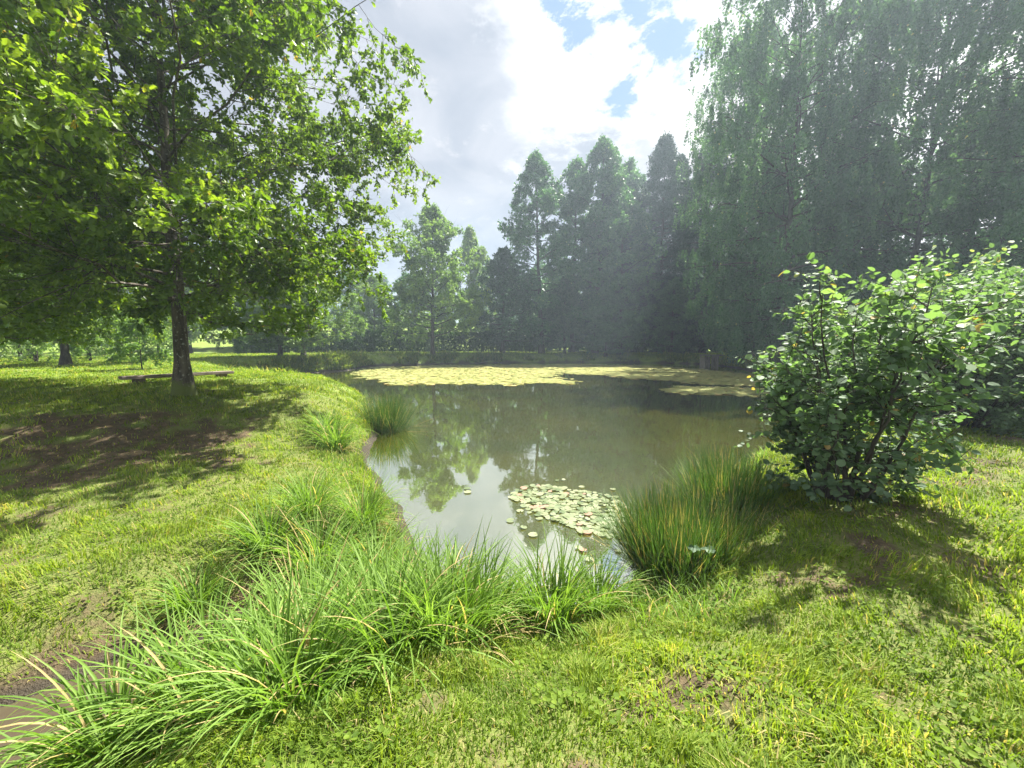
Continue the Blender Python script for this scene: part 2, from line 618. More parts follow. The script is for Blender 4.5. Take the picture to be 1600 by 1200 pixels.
def leaf_mat(name, stops, trans=.45, tcol=(1.5, 1.6, .6), rough=.45, spec=.35, nscale=.6, namp=.5, along=None):
    """foliage: colour by leaf (tint) and by a large noise, part of the light passes through"""
    m, t, out = new_mat(name)
    ti = t.attr('tint')
    tcd = t.node('ShaderNodeTexCoord')
    nz_ = t.noise(tcd.outputs['Object'], nscale, 3, .6)
    f = t.math('ADD', ti, t.math('MULTIPLY', t.math('SUBTRACT', nz_, .5), namp))
    f = t.math('MINIMUM', t.math('MAXIMUM', f, 0.), .93)
    f = t.math('MAXIMUM', f, t.math('MULTIPLY', t.math('GREATER_THAN', ti, .96), .99))
    c = t.ramp(f, stops)
    if along:
        c = t.mix(t.math('MULTIPLY', t.smooth(t.attr('along'), along[0], along[1]), t.math('GREATER_THAN', t.math('FRACT', t.math('MULTIPLY', ti, 7.31)), along[3])), c, along[2])
    p = t.node('ShaderNodeBsdfPrincipled')
    t.put(p.inputs['Base Color'], c)
    p.inputs['Roughness'].default_value = rough
    p.inputs['Specular IOR Level'].default_value = spec
    tr = t.node('ShaderNodeBsdfTranslucent')
    t.put(tr.inputs['Color'], t.mix(1.0, c, tuple(tcol), 'MULTIPLY'))
    mx = t.node('ShaderNodeMixShader')
    mx.inputs[0].default_value = trans
    t.l.new(p.outputs[0], mx.inputs[1])
    t.l.new(tr.outputs[0], mx.inputs[2])
    t.l.new(mx.outputs[0], out.inputs['Surface'])
    return m


def bark_mat(name, c1, c2, moss=None, sc=9., white=False):
    m, t, out = new_mat(name)
    tcd = t.node('ShaderNodeTexCoord')
    mp = t.node('ShaderNodeMapping')
    mp.inputs['Scale'].default_value = (1, 1, .22 if not white else 1.6)
    t.l.new(tcd.outputs['Object'], mp.inputs[0])
    n1 = t.noise(mp.outputs[0], sc, 6, .65, .4)
    n2 = t.noise(tcd.outputs['Object'], 5, 4, .6)
    c = t.mix(t.smooth(n1, .38, .62), c1, c2)
    sp = t.node('ShaderNodeSeparateXYZ')
    t.l.new(tcd.outputs['Object'], sp.inputs[0])
    if moss:
        # lichen flecks, and moss at the foot of the stem
        c = t.mix(t.smooth(t.noise(tcd.outputs['Object'], 14, 3, .6), .58, .66, 0, .7), c, (.27, .28, .24))
        f = t.math('ADD', t.smooth(sp.outputs[2], .75, .05), t.math('MULTIPLY', t.math('SUBTRACT', n2, .5), 1.2))
        c = t.mix(t.smooth(f, .45, .7, 0, .9), c, moss)
    p = t.node('ShaderNodeBsdfPrincipled')
    t.put(p.inputs['Base Color'], c)
    p.inputs['Roughness'].default_value = .9
    bp = t.node('ShaderNodeBump')
    bp.inputs['Strength'].default_value = .8
    bp.inputs['Distance'].default_value = .03
    t.l.new(n1, bp.inputs['Height'])
    t.l.new(bp.outputs[0], p.inputs['Normal'])
    t.l.new(p.outputs[0], out.inputs['Surface'])
    return m


def ground_mat():
    m, t, out = new_mat("meadow_ground")
    P = pos_vec(t)
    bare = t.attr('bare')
    wet = t.attr('wet')
    far = t.attr('far')
    n1 = t.noise(P, 1.3, 5, .6)
    n2 = t.noise(P, 9., 5, .65)
    n3 = t.noise(P, 55., 3, .6)
    g = t.mix(t.smooth(n1, .35, .65), (.075, .115, .022), (.13, .16, .035))
    g = t.mix(t.smooth(n3, .4, .65, 0, .6), g, (.17, .16, .06))
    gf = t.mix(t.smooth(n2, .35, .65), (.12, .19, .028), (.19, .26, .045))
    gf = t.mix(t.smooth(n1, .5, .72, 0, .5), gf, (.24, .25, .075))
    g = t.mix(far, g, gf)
    soil = t.mix(t.smooth(n2, .35, .68), (.045, .032, .019), (.11, .083, .045))  # earth brown, darkened also for the shade painted under the oak
    soil = t.mix(t.smooth(n3, .55, .7, 0, .6), soil, (.20, .16, .09))
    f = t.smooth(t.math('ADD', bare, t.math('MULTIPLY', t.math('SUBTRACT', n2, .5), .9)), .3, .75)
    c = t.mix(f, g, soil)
    c = t.mix(t.smooth(t.math('ADD', wet, t.math('MULTIPLY', t.math('SUBTRACT', n2, .5), .5)), .35, .8), c, (.042, .034, .022))
    p = t.node('ShaderNodeBsdfPrincipled')
    t.put(p.inputs['Base Color'], c)
    t.put(p.inputs['Roughness'], t.smooth(wet, .3, 1., .9, .45))
    p.inputs['Specular IOR Level'].default_value = .2
    bp = t.node('ShaderNodeBump')
    bp.inputs['Strength'].default_value = .9
    bp.inputs['Distance'].default_value = .04
    t.l.new(t.math('ADD', n2, t.math('MULTIPLY', n3, .6)), bp.inputs['Height'])
    t.l.new(bp.outputs[0], p.inputs['Normal'])
    t.l.new(p.outputs[0], out.inputs['Surface'])
    return m


def water_mat(name, c1, c2, rough=.02, bump=.03, sc=3., pw=.5):
    """still murky water: silty body colour under a mirror that strengthens towards grazing angles"""
    m, t, out = new_mat(name)
    P = pos_vec(t)
    n1 = t.noise(P, .22, 4, .55)
    df = t.node('ShaderNodeBsdfDiffuse')
    t.put(df.inputs['Color'], t.mix(t.smooth(n1, .38, .62), c1, c2))
    gl = t.node('ShaderNodeBsdfGlossy')
    gl.inputs['Roughness'].default_value = rough
    gl.inputs['Color'].default_value = (.97, .98, .90, 1)
    mp = t.node('ShaderNodeMapping')
    mp.inputs['Scale'].default_value = (1, .55, 1)
    t.l.new(P, mp.inputs[0])
    h = t.math('ADD', t.noise(mp.outputs[0], sc, 3, .5), t.math('MULTIPLY', t.noise(P, sc * 6, 2, .5), .12))
    bp = t.node('ShaderNodeBump')
    bp.inputs['Strength'].default_value = bump
    bp.inputs['Distance'].default_value = .1
    t.l.new(h, bp.inputs['Height'])
    t.l.new(bp.outputs[0], gl.inputs['Normal'])
    fr = t.node('ShaderNodeFresnel')
    fr.inputs['IOR'].default_value = 1.33
    mx = t.node('ShaderNodeMixShader')
    t.l.new(t.math('POWER', fr.outputs[0], pw), mx.inputs[0])
    t.l.new(df.outputs[0], mx.inputs[1])
    t.l.new(gl.outputs[0], mx.inputs[2])
    t.l.new(mx.outputs[0], out.inputs['Surface'])
    return m


def wood_mat(name, c1, c2, sc=(3, 30, 30)):
    m, t, out = new_mat(name)
    tcd = t.node('ShaderNodeTexCoord')
    mp = t.node('ShaderNodeMapping')
    mp.inputs['Scale'].default_value = sc
    t.l.new(tcd.outputs['Object'], mp.inputs[0])
    n1 = t.noise(mp.outputs[0], 1., 6, .65, .3)
    p = t.node('ShaderNodeBsdfPrincipled')
    t.put(p.inputs['Base Color'], t.mix(t.smooth(n1, .35, .65), c1, c2))
    p.inputs['Roughness'].default_value = .8
    bp = t.node('ShaderNodeBump')
    bp.inputs['Strength'].default_value = .6
    bp.inputs['Distance'].default_value = .01
    t.l.new(n1, bp.inputs['Height'])
    t.l.new(bp.outputs[0], p.inputs['Normal'])
    t.l.new(p.outputs[0], out.inputs['Surface'])
    return m


M = {}
M['ground'] = ground_mat()
M['water'] = water_mat("pond_water", (.050, .060, .008), (.078, .080, .011), .010, .020, 2.5, .21)
M['ditch'] = water_mat("silty_water", (.042, .034, .022), (.065, .052, .034), .08, .03, 5., .8)
GR = [(0., (.07, .125, .014)), (.45, (.165, .25, .032)), (.8, (.27, .34, .06)), (.99, (.42, .36, .16))]
M['grass'] = leaf_mat("lawn_blades", GR, .5, (1.4, 1.4, .5), .6, .12, .35, .5)
M['sedge'] = leaf_mat("sedge_blades", [(0., (.07, .14, .018)), (.5, (.14, .245, .036)), (.9, (.25, .36, .09)), (.99, (.46, .36, .17))], .45, (1.35, 1.45, .6), .5, .2, 1.2, .3)
M['rush'] = leaf_mat("rush_stems", [(0., (0.040, 0.088, 0.020)), (.5, (0.075, 0.150, 0.035)), (.9, (0.132, 0.219, 0.055)), (.99, (0.414, 0.325, 0.132))], .2, (1.3, 1.4, .6), .5, .3, 1., .3,
                     (.78, 1.0, (.24, .19, .095), .84))
M['oak'] = leaf_mat("oak_leaves", [(0., (0.046, 0.095, 0.012)), (.5, (0.104, 0.174, 0.022)), (.9, (0.195, 0.269, 0.040)), (.99, (0.338, 0.246, 0.050))], .5, (1.7, 1.75, .5), .42, .4, .45, .5)
M['oak2'] = leaf_mat("pale_oak_leaves", [(0., (0.076, 0.144, 0.036)), (.5, (0.144, 0.236, 0.064)), (.9, (0.254, 0.355, 0.108)), (.99, (0.405, 0.371, 0.108))], .45, (1.4, 1.5, .6), .45, .4, .35, .5)
M['alder'] = leaf_mat("alder_leaves", [(0., (0.031, 0.088, 0.045)), (.5, (0.062, 0.149, 0.073)), (.9, (0.116, 0.227, 0.112)), (.99, (0.233, 0.310, 0.140))], .4, (1.4, 1.5, .6), .42, .4, .3, .6)
M['dark'] = leaf_mat("blue_green_leaves", [(0., (0.024, 0.062, 0.033)), (.5, (0.049, 0.103, 0.054)), (.9, (0.095, 0.162, 0.087)), (.99, (0.135, 0.189, 0.090))], .35, (1.3, 1.5, .8), .4, .4, .3, .5)
M['spruce'] = leaf_mat("spruce_needles", [(0., (0.018, 0.049, 0.032)), (.5, (0.035, 0.084, 0.054)), (.9, (0.067, 0.130, 0.081)), (.99, (0.105, 0.145, 0.090))], .12, (1.2, 1.3, .7), .55, .3, .4, .4)
M['birch'] = leaf_mat("birch_leaves", [(0., (0.040, 0.095, 0.054)), (.5, (0.073, 0.165, 0.088)), (.9, (0.134, 0.247, 0.137)), (.99, (0.348, 0.361, 0.170))], .45, (1.4, 1.45, .6), .4, .4, .35, .6)
M['hazel'] = leaf_mat("hazel_leaves", [(0., (0.070, 0.118, 0.068)), (.5, (0.121, 0.185, 0.110)), (.9, (0.190, 0.271, 0.152)), (.99, (0.380, 0.259, 0.110))], .38, (1.5, 1.8, .6), .55, .22, .9, .4)
M['thuja'] = leaf_mat("thuja_sprays", [(0., (0.021, 0.058, 0.016)), (.5, (0.042, 0.098, 0.023)), (.9, (0.078, 0.156, 0.039)), (.99, (0.156, 0.156, 0.052))], .25, (1.4, 1.5, .6), .55, .3, .8, .5)
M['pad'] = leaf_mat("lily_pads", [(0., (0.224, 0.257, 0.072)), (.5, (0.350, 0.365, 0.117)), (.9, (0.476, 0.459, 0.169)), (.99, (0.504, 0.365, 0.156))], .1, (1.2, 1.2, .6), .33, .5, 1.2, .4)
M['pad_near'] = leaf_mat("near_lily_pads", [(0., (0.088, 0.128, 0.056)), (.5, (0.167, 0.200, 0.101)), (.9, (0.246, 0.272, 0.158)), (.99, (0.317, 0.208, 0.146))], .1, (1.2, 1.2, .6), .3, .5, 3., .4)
M['bark'] = bark_mat("oak_bark", (.030, .024, .018), (.10, .085, .065), (.085, .115, .018))
M['bark_dark'] = bark_mat("dark_bark", (.022, .019, .016), (.07, .06, .05))
M['bark_birch'] = bark_mat("birch_bark", (.08, .075, .07), (.48, .46, .42), None, 4., True)
M['plank'] = wood_mat("weathered_plank", (.08, .062, .05), (.25, .20, .165), (2, 26, 26))
M['block'] = wood_mat("mossy_timber", (.05, .045, .02), (.13, .10, .06), (9, 9, 9))
M['stump'] = wood_mat("rotten_wood", (.035, .022, .015), (.13, .075, .045), (4, 16, 16))
M['sluice'] = wood_mat("grey_boards", (.10, .09, .075), (.24, .22, .19), (12, 12, 2))

# ------------------------------------------------------------ ground and water
b = Buf()
ny, nx = GX.shape
ii = (np.arange(ny - 1)[:, None] * nx + np.arange(nx - 1)[None, :]).ravel()
b.add(np.stack([GX, GY, GZ], -1).reshape(-1, 3), np.stack([ii, ii + 1, ii + nx + 1, ii + nx], 1))
ground = tag(b.build("ground", M['ground'], None, True), kind='structure')
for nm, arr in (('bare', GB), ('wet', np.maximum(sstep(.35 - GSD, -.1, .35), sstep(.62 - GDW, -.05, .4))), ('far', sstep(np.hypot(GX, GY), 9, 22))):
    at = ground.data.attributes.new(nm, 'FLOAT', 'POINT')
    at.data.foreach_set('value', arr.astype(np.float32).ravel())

b = Buf()
wp = PONDS.copy()
cen = wp.mean(0)
# widen the sheet a little so that it runs in under the banks
tn = np.roll(wp, -1, 0) - np.roll(wp, 1, 0)
out_n = np.stack([tn[:, 1], -tn[:, 0]], 1)
out_n /= np.linalg.norm(out_n, axis=1, keepdims=True)
wp = wp + out_n * .45
b.add(np.c_[wp, np.zeros(len(wp))], np.arange(len(wp))[None, :])
tag(b.build("pond_water", M['water']), kind='structure')
b = Buf()
dl = catmull(np.vstack([DITCH, DITCH[-1:]]), 3)[:-6]
dt = norm(np.gradient(dl, axis=0))
dn = np.stack([-dt[:, 1], dt[:, 0]], 1)
k = len(dl)
keep = dl[:, 1] < 3.9
dl, dn = dl[keep], dn[keep]
k = len(dl)
b.add(np.concatenate([np.c_[dl + dn * .9, np.full(k, .006)], np.c_[dl - dn * .9, np.full(k, .006)]]), np.stack([np.arange(k - 1) + k, np.arange(k - 1) + k + 1, np.arange(k - 1) + 1, np.arange(k - 1)], 1))
tag(b.build("ditch_water", M['ditch']), kind='structure')

# ------------------------------------------------------------ grass


def blades(buf, x, y, z, h, wd, az, lean, tint, seg=2):
    """ribbons: flat blades leaning over towards az"""
    n = len(x)
    fa = az + PI / 2 + np.random.default_rng(3).normal(0, .5, n)
    side = np.stack([np.cos(fa), np.sin(fa), np.zeros(n)], 1) * (wd / 2)[:, None]
    dv = np.stack([np.cos(az), np.sin(az), np.zeros(n)], 1)
    base = np.stack([x, y, z], 1)
    up = np.array([0, 0, 1.])
    mid = base + dv * (lean * h * .35)[:, None] + up * (h * .6)[:, None]
    tip = base + dv * (lean * h)[:, None] + up * (h * np.sqrt(np.maximum(1 - .6 * lean ** 2, .12)))[:, None]
    V = np.stack([base - side, base + side, mid + side * .8, mid - side * .8, tip], 1)
    o = (np.arange(n) * 5)[:, None]
    buf.add(V.reshape(-1, 3), o + np.array([[0, 1, 2, 3]]), np.repeat(tint, 5), np.tile([0, 0, .6, .6, 1.], n))
    buf.f.append((o + np.array([[3, 2, 4]])) + (buf.n - 5 * n))


rng = np.random.default_rng(11)
N = 1000000
ph = np.where(rng.uniform(0, 1, N) < .06, rng.uniform(-PI, PI, N), rng.uniform(-1.3, 1.3, N))
u = rng.uniform(0, 1, N)
r = (.3 + u * (math.sqrt(60.) - .3)) ** 2
r = np.where(np.abs(ph) > 1.3, r * .12, r)
x, y = r * np.sin(ph), r * np.cos(ph) - .2
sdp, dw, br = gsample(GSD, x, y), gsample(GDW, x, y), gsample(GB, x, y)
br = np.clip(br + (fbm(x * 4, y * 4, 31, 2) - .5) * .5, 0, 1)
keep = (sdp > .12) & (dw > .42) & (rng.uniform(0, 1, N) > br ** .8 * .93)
x, y, r, sdp, dw, br = x[keep], y[keep], r[keep], sdp[keep], dw[keep], br[keep]
n = len(x)
cl = fbm(x * 1.6, y * 1.6, 41, 3)
cl2 = fbm(x * 5, y * 5, 43, 2)
h = (.04 + .085 * sstep(cl * .5 + cl2 * .5, .38, .68)) * rng.uniform(.6, 1.35, n) * (1 - .45 * br)
h = h * (1 + 1.0 * sstep(1.0 - sdp, .0, .8)) + .0008 * r
az = fbm(x * 1.1, y * 1.1, 51, 2) * 14 + rng.normal(0, .9, n)
lean = np.clip(rng.normal(.65, .3, n), .05, 1.15)
tint = np.clip(.12 + .55 * rng.uniform(0, 1, n) + .8 * (cl2 - .5) + .5 * (cl - .5), 0, .9)
dry = rng.uniform(0, 1, n) < (.03 + .08 * br + .07 * sstep(fbm(x * 2.6, y * 2.6, 47, 3), .52, .68))
tint = np.where(dry, .98, tint)
wd = (.0050 + .00085 * r) * rng.uniform(.7, 1.3, n)
b = Buf()
blades(b, x, y, gsample(GZ, x, y) - .008, h, wd, az, lean, tint)
tag(b.build("lawn_grass", M['grass']), "short sunlit lawn grass with worn brown patches around the pond", "grass", kind='stuff')


# clover and small broad-leaved weeds among the blades
b = Buf()
rg = np.random.default_rng(19)
nc = 900
ph = rg.uniform(-1.1, 1.1, nc)
r = rg.uniform(1.25, 8, nc)
cx_, cy2 = r * np.sin(ph), r * np.cos(ph)
okc = (gsample(GSD, cx_, cy2) > .25) & (gsample(GDW, cx_, cy2) > .5) & (fbm(cx_ * .9, cy2 * .9, 57, 3) > .47)
cx_, cy2 = cx_[okc], cy2[okc]
per = 14
x_ = np.repeat(cx_, per) + rg.normal(0, .045, len(cx_) * per)
y_ = np.repeat(cy2, per) + rg.normal(0, .045, len(cx_) * per)
n_ = len(x_)
an = rg.uniform(0, 2 * PI, n_)
leaves(b, np.stack([x_, y_, gsample(GZ, x_, y_) + rg.uniform(.015, .065, n_)], 1), np.stack([np.cos(an), np.sin(an), rg.normal(.1, .25, n_)], 1),
       np.array([0, 0, 1.]) + rg.normal(0, .3, (n_, 3)), rg.uniform(.012, .032, n_), .9, 'round', np.clip(rg.uniform(.0, .55, n_), 0, .9))
tag(b.build("lawn_weeds", M['grass']), "small clover and broad leaved weeds scattered through the lawn", "weeds", kind='stuff')


def ribbons(buf, base, az, L, th0, kap, wd, tint, m=9, fold=.25, rng=None, pw=1.5):
    """arching leaves folded along the midrib; th = angle from vertical"""
    n = len(base)
    s = np.linspace(0, 1, m)
    th = th0[:, None] + kap[:, None] * s[None, :] ** pw
    ds = (L / (m - 1))[:, None]
    hx = np.concatenate([np.zeros((n, 1)), np.cumsum(np.sin(th[:, 1:]) * ds, 1)], 1)
    hz = np.concatenate([np.zeros((n, 1)), np.cumsum(np.cos(th[:, 1:]) * ds, 1)], 1)
    azs = az[:, None] + (rng.normal(0, .25, n)[:, None] * s[None, :] if rng is not None else 0)
    C = base[:, None, :] + np.stack([hx * np.cos(azs), hx * np.sin(azs), hz], -1)
    sd_ = np.stack([-np.sin(azs), np.cos(azs), np.zeros_like(azs)], -1)
    wv = (wd[:, None] * np.minimum(1, (.55 + 2.5 * s) * 1.0)[None] * (1 - s ** 3)[None] ** .8).clip(.0006)[..., None]
    nr = np.stack([-np.cos(th) * np.cos(azs), -np.cos(th) * np.sin(azs), np.sin(th)], -1)
    Lf = C + sd_ * wv * .5 + nr * wv * fold
    Rt = C - sd_ * wv * .5 + nr * wv * fold
    V = np.stack([Lf, C, Rt], 2)
    o = (np.arange(n) * m * 3)[:, None, None] + (np.arange(m - 1) * 3)[None, :, None]
    F = np.concatenate([(o + np.array([[[0, 1, 4, 3]]])).reshape(-1, 4), (o + np.array([[[1, 2, 5, 4]]])).reshape(-1, 4)])
    buf.add(V.reshape(-1, 3), F, np.repeat(tint, m * 3), np.tile(np.repeat(s, 3), n))


# tall meadow grass along the left bank and the ditch
b = Buf()
rng = np.random.default_rng(12)
N = 60000
ph = rng.uniform(-1.15, .75, N)
r = rng.uniform(2.6, 22, N)
x, y = r * np.sin(ph), r * np.cos(ph)
sdp, dw = gsample(GSD, x, y), gsample(GDW, x, y)
nn_ = fbm(x * .8, y * .8, 61, 3)
left = (x < -.6) & (y > 4.2) & (y < 9.4) & (sdp > .05)
wdt = .75 + 1.1 * sstep(y, 7.8, 5.2)
keepl = left & (sdp + (nn_ - .5) * 1.2 < wdt) & (rng.uniform(0, 1, N) < .85)
lip = (x < -.2) & (y > 9.4) & (sdp > .03) & (sdp < .35) & (nn_ > .45) & (rng.uniform(0, 1, N) < .35)
right = (x > .9) & (sdp > .02) & (sdp + (nn_ - .5) * .8 < .85) & (y < 14)
dit = (x < -1.0) & (y < 4.6) & (dw > .4) & (dw + (nn_ - .5) * .9 < .62) & (rng.uniform(0, 1, N) < .5) & (r > 3)
keep = keepl | lip | right | dit
x, y, sdp, r = x[keep], y[keep], sdp[keep], r[keep]
n = len(x)
base = np.stack([x, y, gsample(GZ, x, y) - .01], 1)
L = rng.uniform(.14, .36, n) * np.where((x < 0) & (y < 9), .72, 1) * (.6 + .8 * fbm(x * 1.2, y * 1.2, 63, 2))
tint = np.clip(.2 + .6 * rng.uniform(0, 1, n), 0, .9)
tint = np.where(rng.uniform(0, 1, n) < .09, .98, tint)
ribbons(b, base, rng.uniform(0, 2 * PI, n), L, rng.uniform(.0, .45, n), rng.uniform(.3, 1.6, n), .005 + .0008 * r, tint, 5, .2, rng)
tag(b.build("meadow_grass", M['sedge'], None, True), "tall loose meadow grass growing down the banks to the water", "grass", kind='stuff')

# rough growth at the far shore
b = Buf()
rng = np.random.default_rng(13)
N = 40000
seg = rng.integers(30, 110, N)
P0, P1_ = PONDS[seg], PONDS[(seg + 1) % len(PONDS)]
q = rng.uniform(0, 1, (N, 1))
pp = P0 * (1 - q) + P1_ * q
tn = norm(P1_ - P0)
offs = rng.uniform(0, 1, N) ** 1.6 * 1.5 + .05
pp = pp + np.stack([tn[:, 1], -tn[:, 0]], 1) * offs[:, None]
cl = fbm(pp[:, 0] * .5, pp[:, 1] * .5, 71, 3)
keep = (cl > .47) & ((pp[:, 1] > 21))
pp, cl, offs = pp[keep], cl[keep], offs[keep]
n = len(pp)
base = np.stack([pp[:, 0], pp[:, 1], gsample(GZ, pp[:, 0], pp[:, 1]) - .02], 1)
tint = np.clip(rng.uniform(0, .8, n), 0, .9)
tint = np.where(rng.uniform(0, 1, n) < .07, .98, tint)
ribbons(b, base, rng.uniform(0, 2 * PI, n), rng.uniform(.2, .8, n) * (cl * 1.6), rng.uniform(0, .6, n), rng.uniform(.2, 1.5, n), np.full(n, .05), tint, 4, .2, rng)
tag(b.build("bank_plants", M['grass'], None, True), "dark low weeds and rushes fringing the far shore of the pond", "weeds", kind='stuff')

# ------------------------------------------------------------ sedge tussocks and rushes


def sedge_mesh(seed, n, Lm, spread, upright=0.):
    rng = np.random.default_rng(seed)
    b = Buf()
    a = rng.uniform(0, 2 * PI, n)
    rr = spread * np.sqrt(rng.uniform(0, 1, n))
    base = np.stack([rr * np.cos(a), rr * np.sin(a), np.full(n, -.06)], 1)
    az = a + rng.normal(0, .55, n)
    L = Lm * rng.uniform(.5, 1.12, n)
    th0 = rng.uniform(.02, .5, n) * (1 - upright * .5) * (.5 + rr / spread * .6)
    kap = rng.uniform(.5, 2.3, n) * (1 - upright * .45)
    tint = np.clip(.15 + .65 * rng.uniform(0, 1, n), 0, .9)
    tint = np.where(rng.uniform(0, 1, n) < .05, .98, tint)
    ribbons(b, base, az, L, th0, kap, rng.uniform(.010, .017, n), tint, 10, .28, rng)
    # dead leaves lying around the foot
    n2 = n // 4
    a = rng.uniform(0, 2 * PI, n2)
    base = np.stack([spread * .9 * np.cos(a), spread * .9 * np.sin(a), np.full(n2, -.05)], 1)
    ribbons(b, base, a, Lm * rng.uniform(.3, .7, n2), rng.uniform(.5, 1.1, n2), rng.uniform(.8, 1.6, n2), rng.uniform(.006, .010, n2), np.full(n2, .98), 8, .2, rng)
    return b.mesh("sedge_leaves", M['sedge'], True)


SEDGE = [sedge_mesh(1, 250, .82, .15), sedge_mesh(2, 300, .92, .18), sedge_mesh(3, 220, .72, .13), sedge_mesh(4, 260, .82, .16, .6), sedge_mesh(5, 190, .6, .12)]
# x, y, prototype, scale, label
SPOTS = [
    (-2.2, 2.0, 2, .95, "sedge tussock at the photo's bottom left, leaning over the muddy ditch water"),
    (-1.78, 2.15, 0, .95, "sedge tussock just right of the one at the ditch mouth, bottom left foreground"),
    (-1.38, 1.95, 2, .95, "lowest sedge tussock at the bottom edge, left of the cut lawn"),
    (-1.32, 2.45, 1, .9, "broad arching sedge tussock in the front row between ditch and lawn"),
    (-.98, 2.2, 2, .85, "smaller sedge tussock at the lawn's lower left edge"),
    (-.93, 2.62, 0, .92, "sedge tussock in the middle of the front row with splayed bright blades"),
    (-.5, 2.6, 2, .85, "sedge tussock where the front row meets the lawn, upright blades"),
    (-.2, 2.72, 3, .74, "upright sedge tussock in front of the pond's near tip"),
    (.32, 2.95, 3, .80, "upright sedge tussock at the water's edge below the near lily pads"),
    (.72, 3.12, 3, .62, "rightmost upright sedge tussock at the pond's tip beside the cut lawn"),
    (.05, 3.05, 0, .55, "low sedge tussock tucked behind two upright ones at the water's tip"),
    (-1.62, 2.95, 1, .8, "sedge tussock with long arching blades on the right bank of the ditch"),
    (-1.14, 2.95, 0, .85, "sedge tussock in the second row, centre of the clump"),
    (-.66, 2.95, 3, .72, "sedge tussock near the pond's tip, in the second row"),
    (-2.65, 4.1, 0, .8, "sedge tussock at the left end of the big mound beyond the ditch"),
    (-2.05, 4.0, 1, .85, "large drooping sedge tussock on the mound directly beyond the ditch"),
    (-1.5, 4.1, 1, .78, "large drooping sedge tussock on the mound's water side"),
    (-2.5, 4.7, 0, .78, "sedge tussock at the back of the mound beside tall meadow grass"),
    (-1.9, 4.85, 1, .72, "rear sedge tussock of the mound, blades hanging over the pond"),
    (-2.95, 3.45, 4, .85, "small lone sedge tussock on the mud left of the ditch"),
    (-.72, 2.2, 0, .85, "sedge tussock bulging onto the cut lawn, right of the bottom edge row"),
    (-.4, 2.35, 3, .8, "upright sedge tussock at the lawn's edge, in front of the whole clump"),
    (-1.1, 1.85, 0, .8, "sedge tussock at the very bottom edge where clump and lawn meet"),
    (-3.95, 8.7, 0, 1.1, "sedge tussock hanging over the water on the left bank below the headland"),
    (-4.45, 9.3, 2, 1.1, "pale sedge tussock on the left bank slope above the water"),
]
for k, (x, y, pi_, s, lab) in enumerate(SPOTS):
    o = bpy.data.objects.new("sedge_tussock", SEDGE[pi_])
    COL.objects.link(o)
    o.location = (x, y, max(gz(x, y), -.02) - .01)
    o.rotation_euler = (0, 0, k * 1.7)
    s *= 1.15
    o.scale = (s, s, s)
    tag(o, lab, "sedge", "sedge tussocks on the near banks")


def rush_mesh(seed, n, Lm, spread, fan, name="rush_stems"):
    rng = np.random.default_rng(seed)
    b = Buf()
    a = rng.uniform(0, 2 * PI, n)
    rr = spread * np.sqrt(rng.uniform(0, 1, n))
    base = np.stack([rr * np.cos(a) * 1.15, rr * np.sin(a), np.full(n, -.08)], 1)
    L = Lm * rng.uniform(.55, 1.1, n)
    th0 = np.abs(rng.normal(0, fan, n)) * (.35 + rr / spread)
    kap = rng.normal(.15, .2, n)
    tint = np.clip(.1 + .75 * rng.uniform(0, 1, n), 0, .9)
    tint = np.where(rng.uniform(0, 1, n) < .10, .98, tint)
    ribbons(b, base, a + rng.normal(0, .4, n), L, th0, kap, rng.uniform(.0075, .0115, n), tint, 6, .3, rng)
    return b


o = rush_mesh(21, 3600, .80, .50, .37).build("rush_clump", M['rush'], None, True)
o.location = (1.82, 3.95, gz(1.82, 3.95) - .06)
tag(o, "big dark rush clump with brown tips between near lily pads and hazel bush", "rushes", "rush clumps at the water")
o = rush_mesh(22, 1500, .72, .42, .38).build("rush_clump", M['rush'], None, True)
o.location = (2.7, 4.7, gz(2.7, 4.7) - .05)
tag(o, "grassy rush clump half hidden behind the big dark rush clump", "rushes", "rush clumps at the water")
o = rush_mesh(23, 1500, 1.2, .5, .5).build("rush_clump", M['rush'], None, True)
o.location = (-3.75, 11.7, 0.05)
tag(o, "spiky rush clump with straw coloured tips on the headland's tip", "rushes", "rush clumps at the water")
o = rush_mesh(24, 450, .8, .3, .35).build("rush_clump", M['rush'], None, True)
o.location = (3.3, 5.9, .3)
tag(o, "dry rush clump at the left foot of the hazel bush", "rushes", "rush clumps at the water")
o = rush_mesh(25, 160, .6, .12, .3).build("rush_clump", M['rush'], None, True)
o.location = (-4.35, 10.3, .15)
tag(o, "thin little rush clump on the left bank below the grassy headland", "rushes", "rush clumps at the water")

# ------------------------------------------------------------ lily pads


def pad_verts(n, rng, x, y, z, rad, k=9):
    rot = rng.uniform(0, 2 * PI, n)
    ang = .22 + np.arange(k) / (k - 1) * (2 * PI - .44)
    tilt = rng.normal(0, .06, (n, 2))
    px = np.cos(ang[None] + rot[:, None]) * rad[:, None] * (1 + rng.normal(0, .04, (n, k)))
    py = np.sin(ang[None] + rot[:, None]) * rad[:, None]
    V = np.stack([x[:, None] + px, y[:, None] + py, np.maximum(z[:, None] + px * tilt[:, :1] + py * tilt[:, 1:], .004)], -1)
    c = np.stack([x, y, z], 1)[:, None, :]
    return np.concatenate([c, V], 1)


def in_poly(x, y, P):
    return poly_sd(x, y, np.array(P, float)) < 0


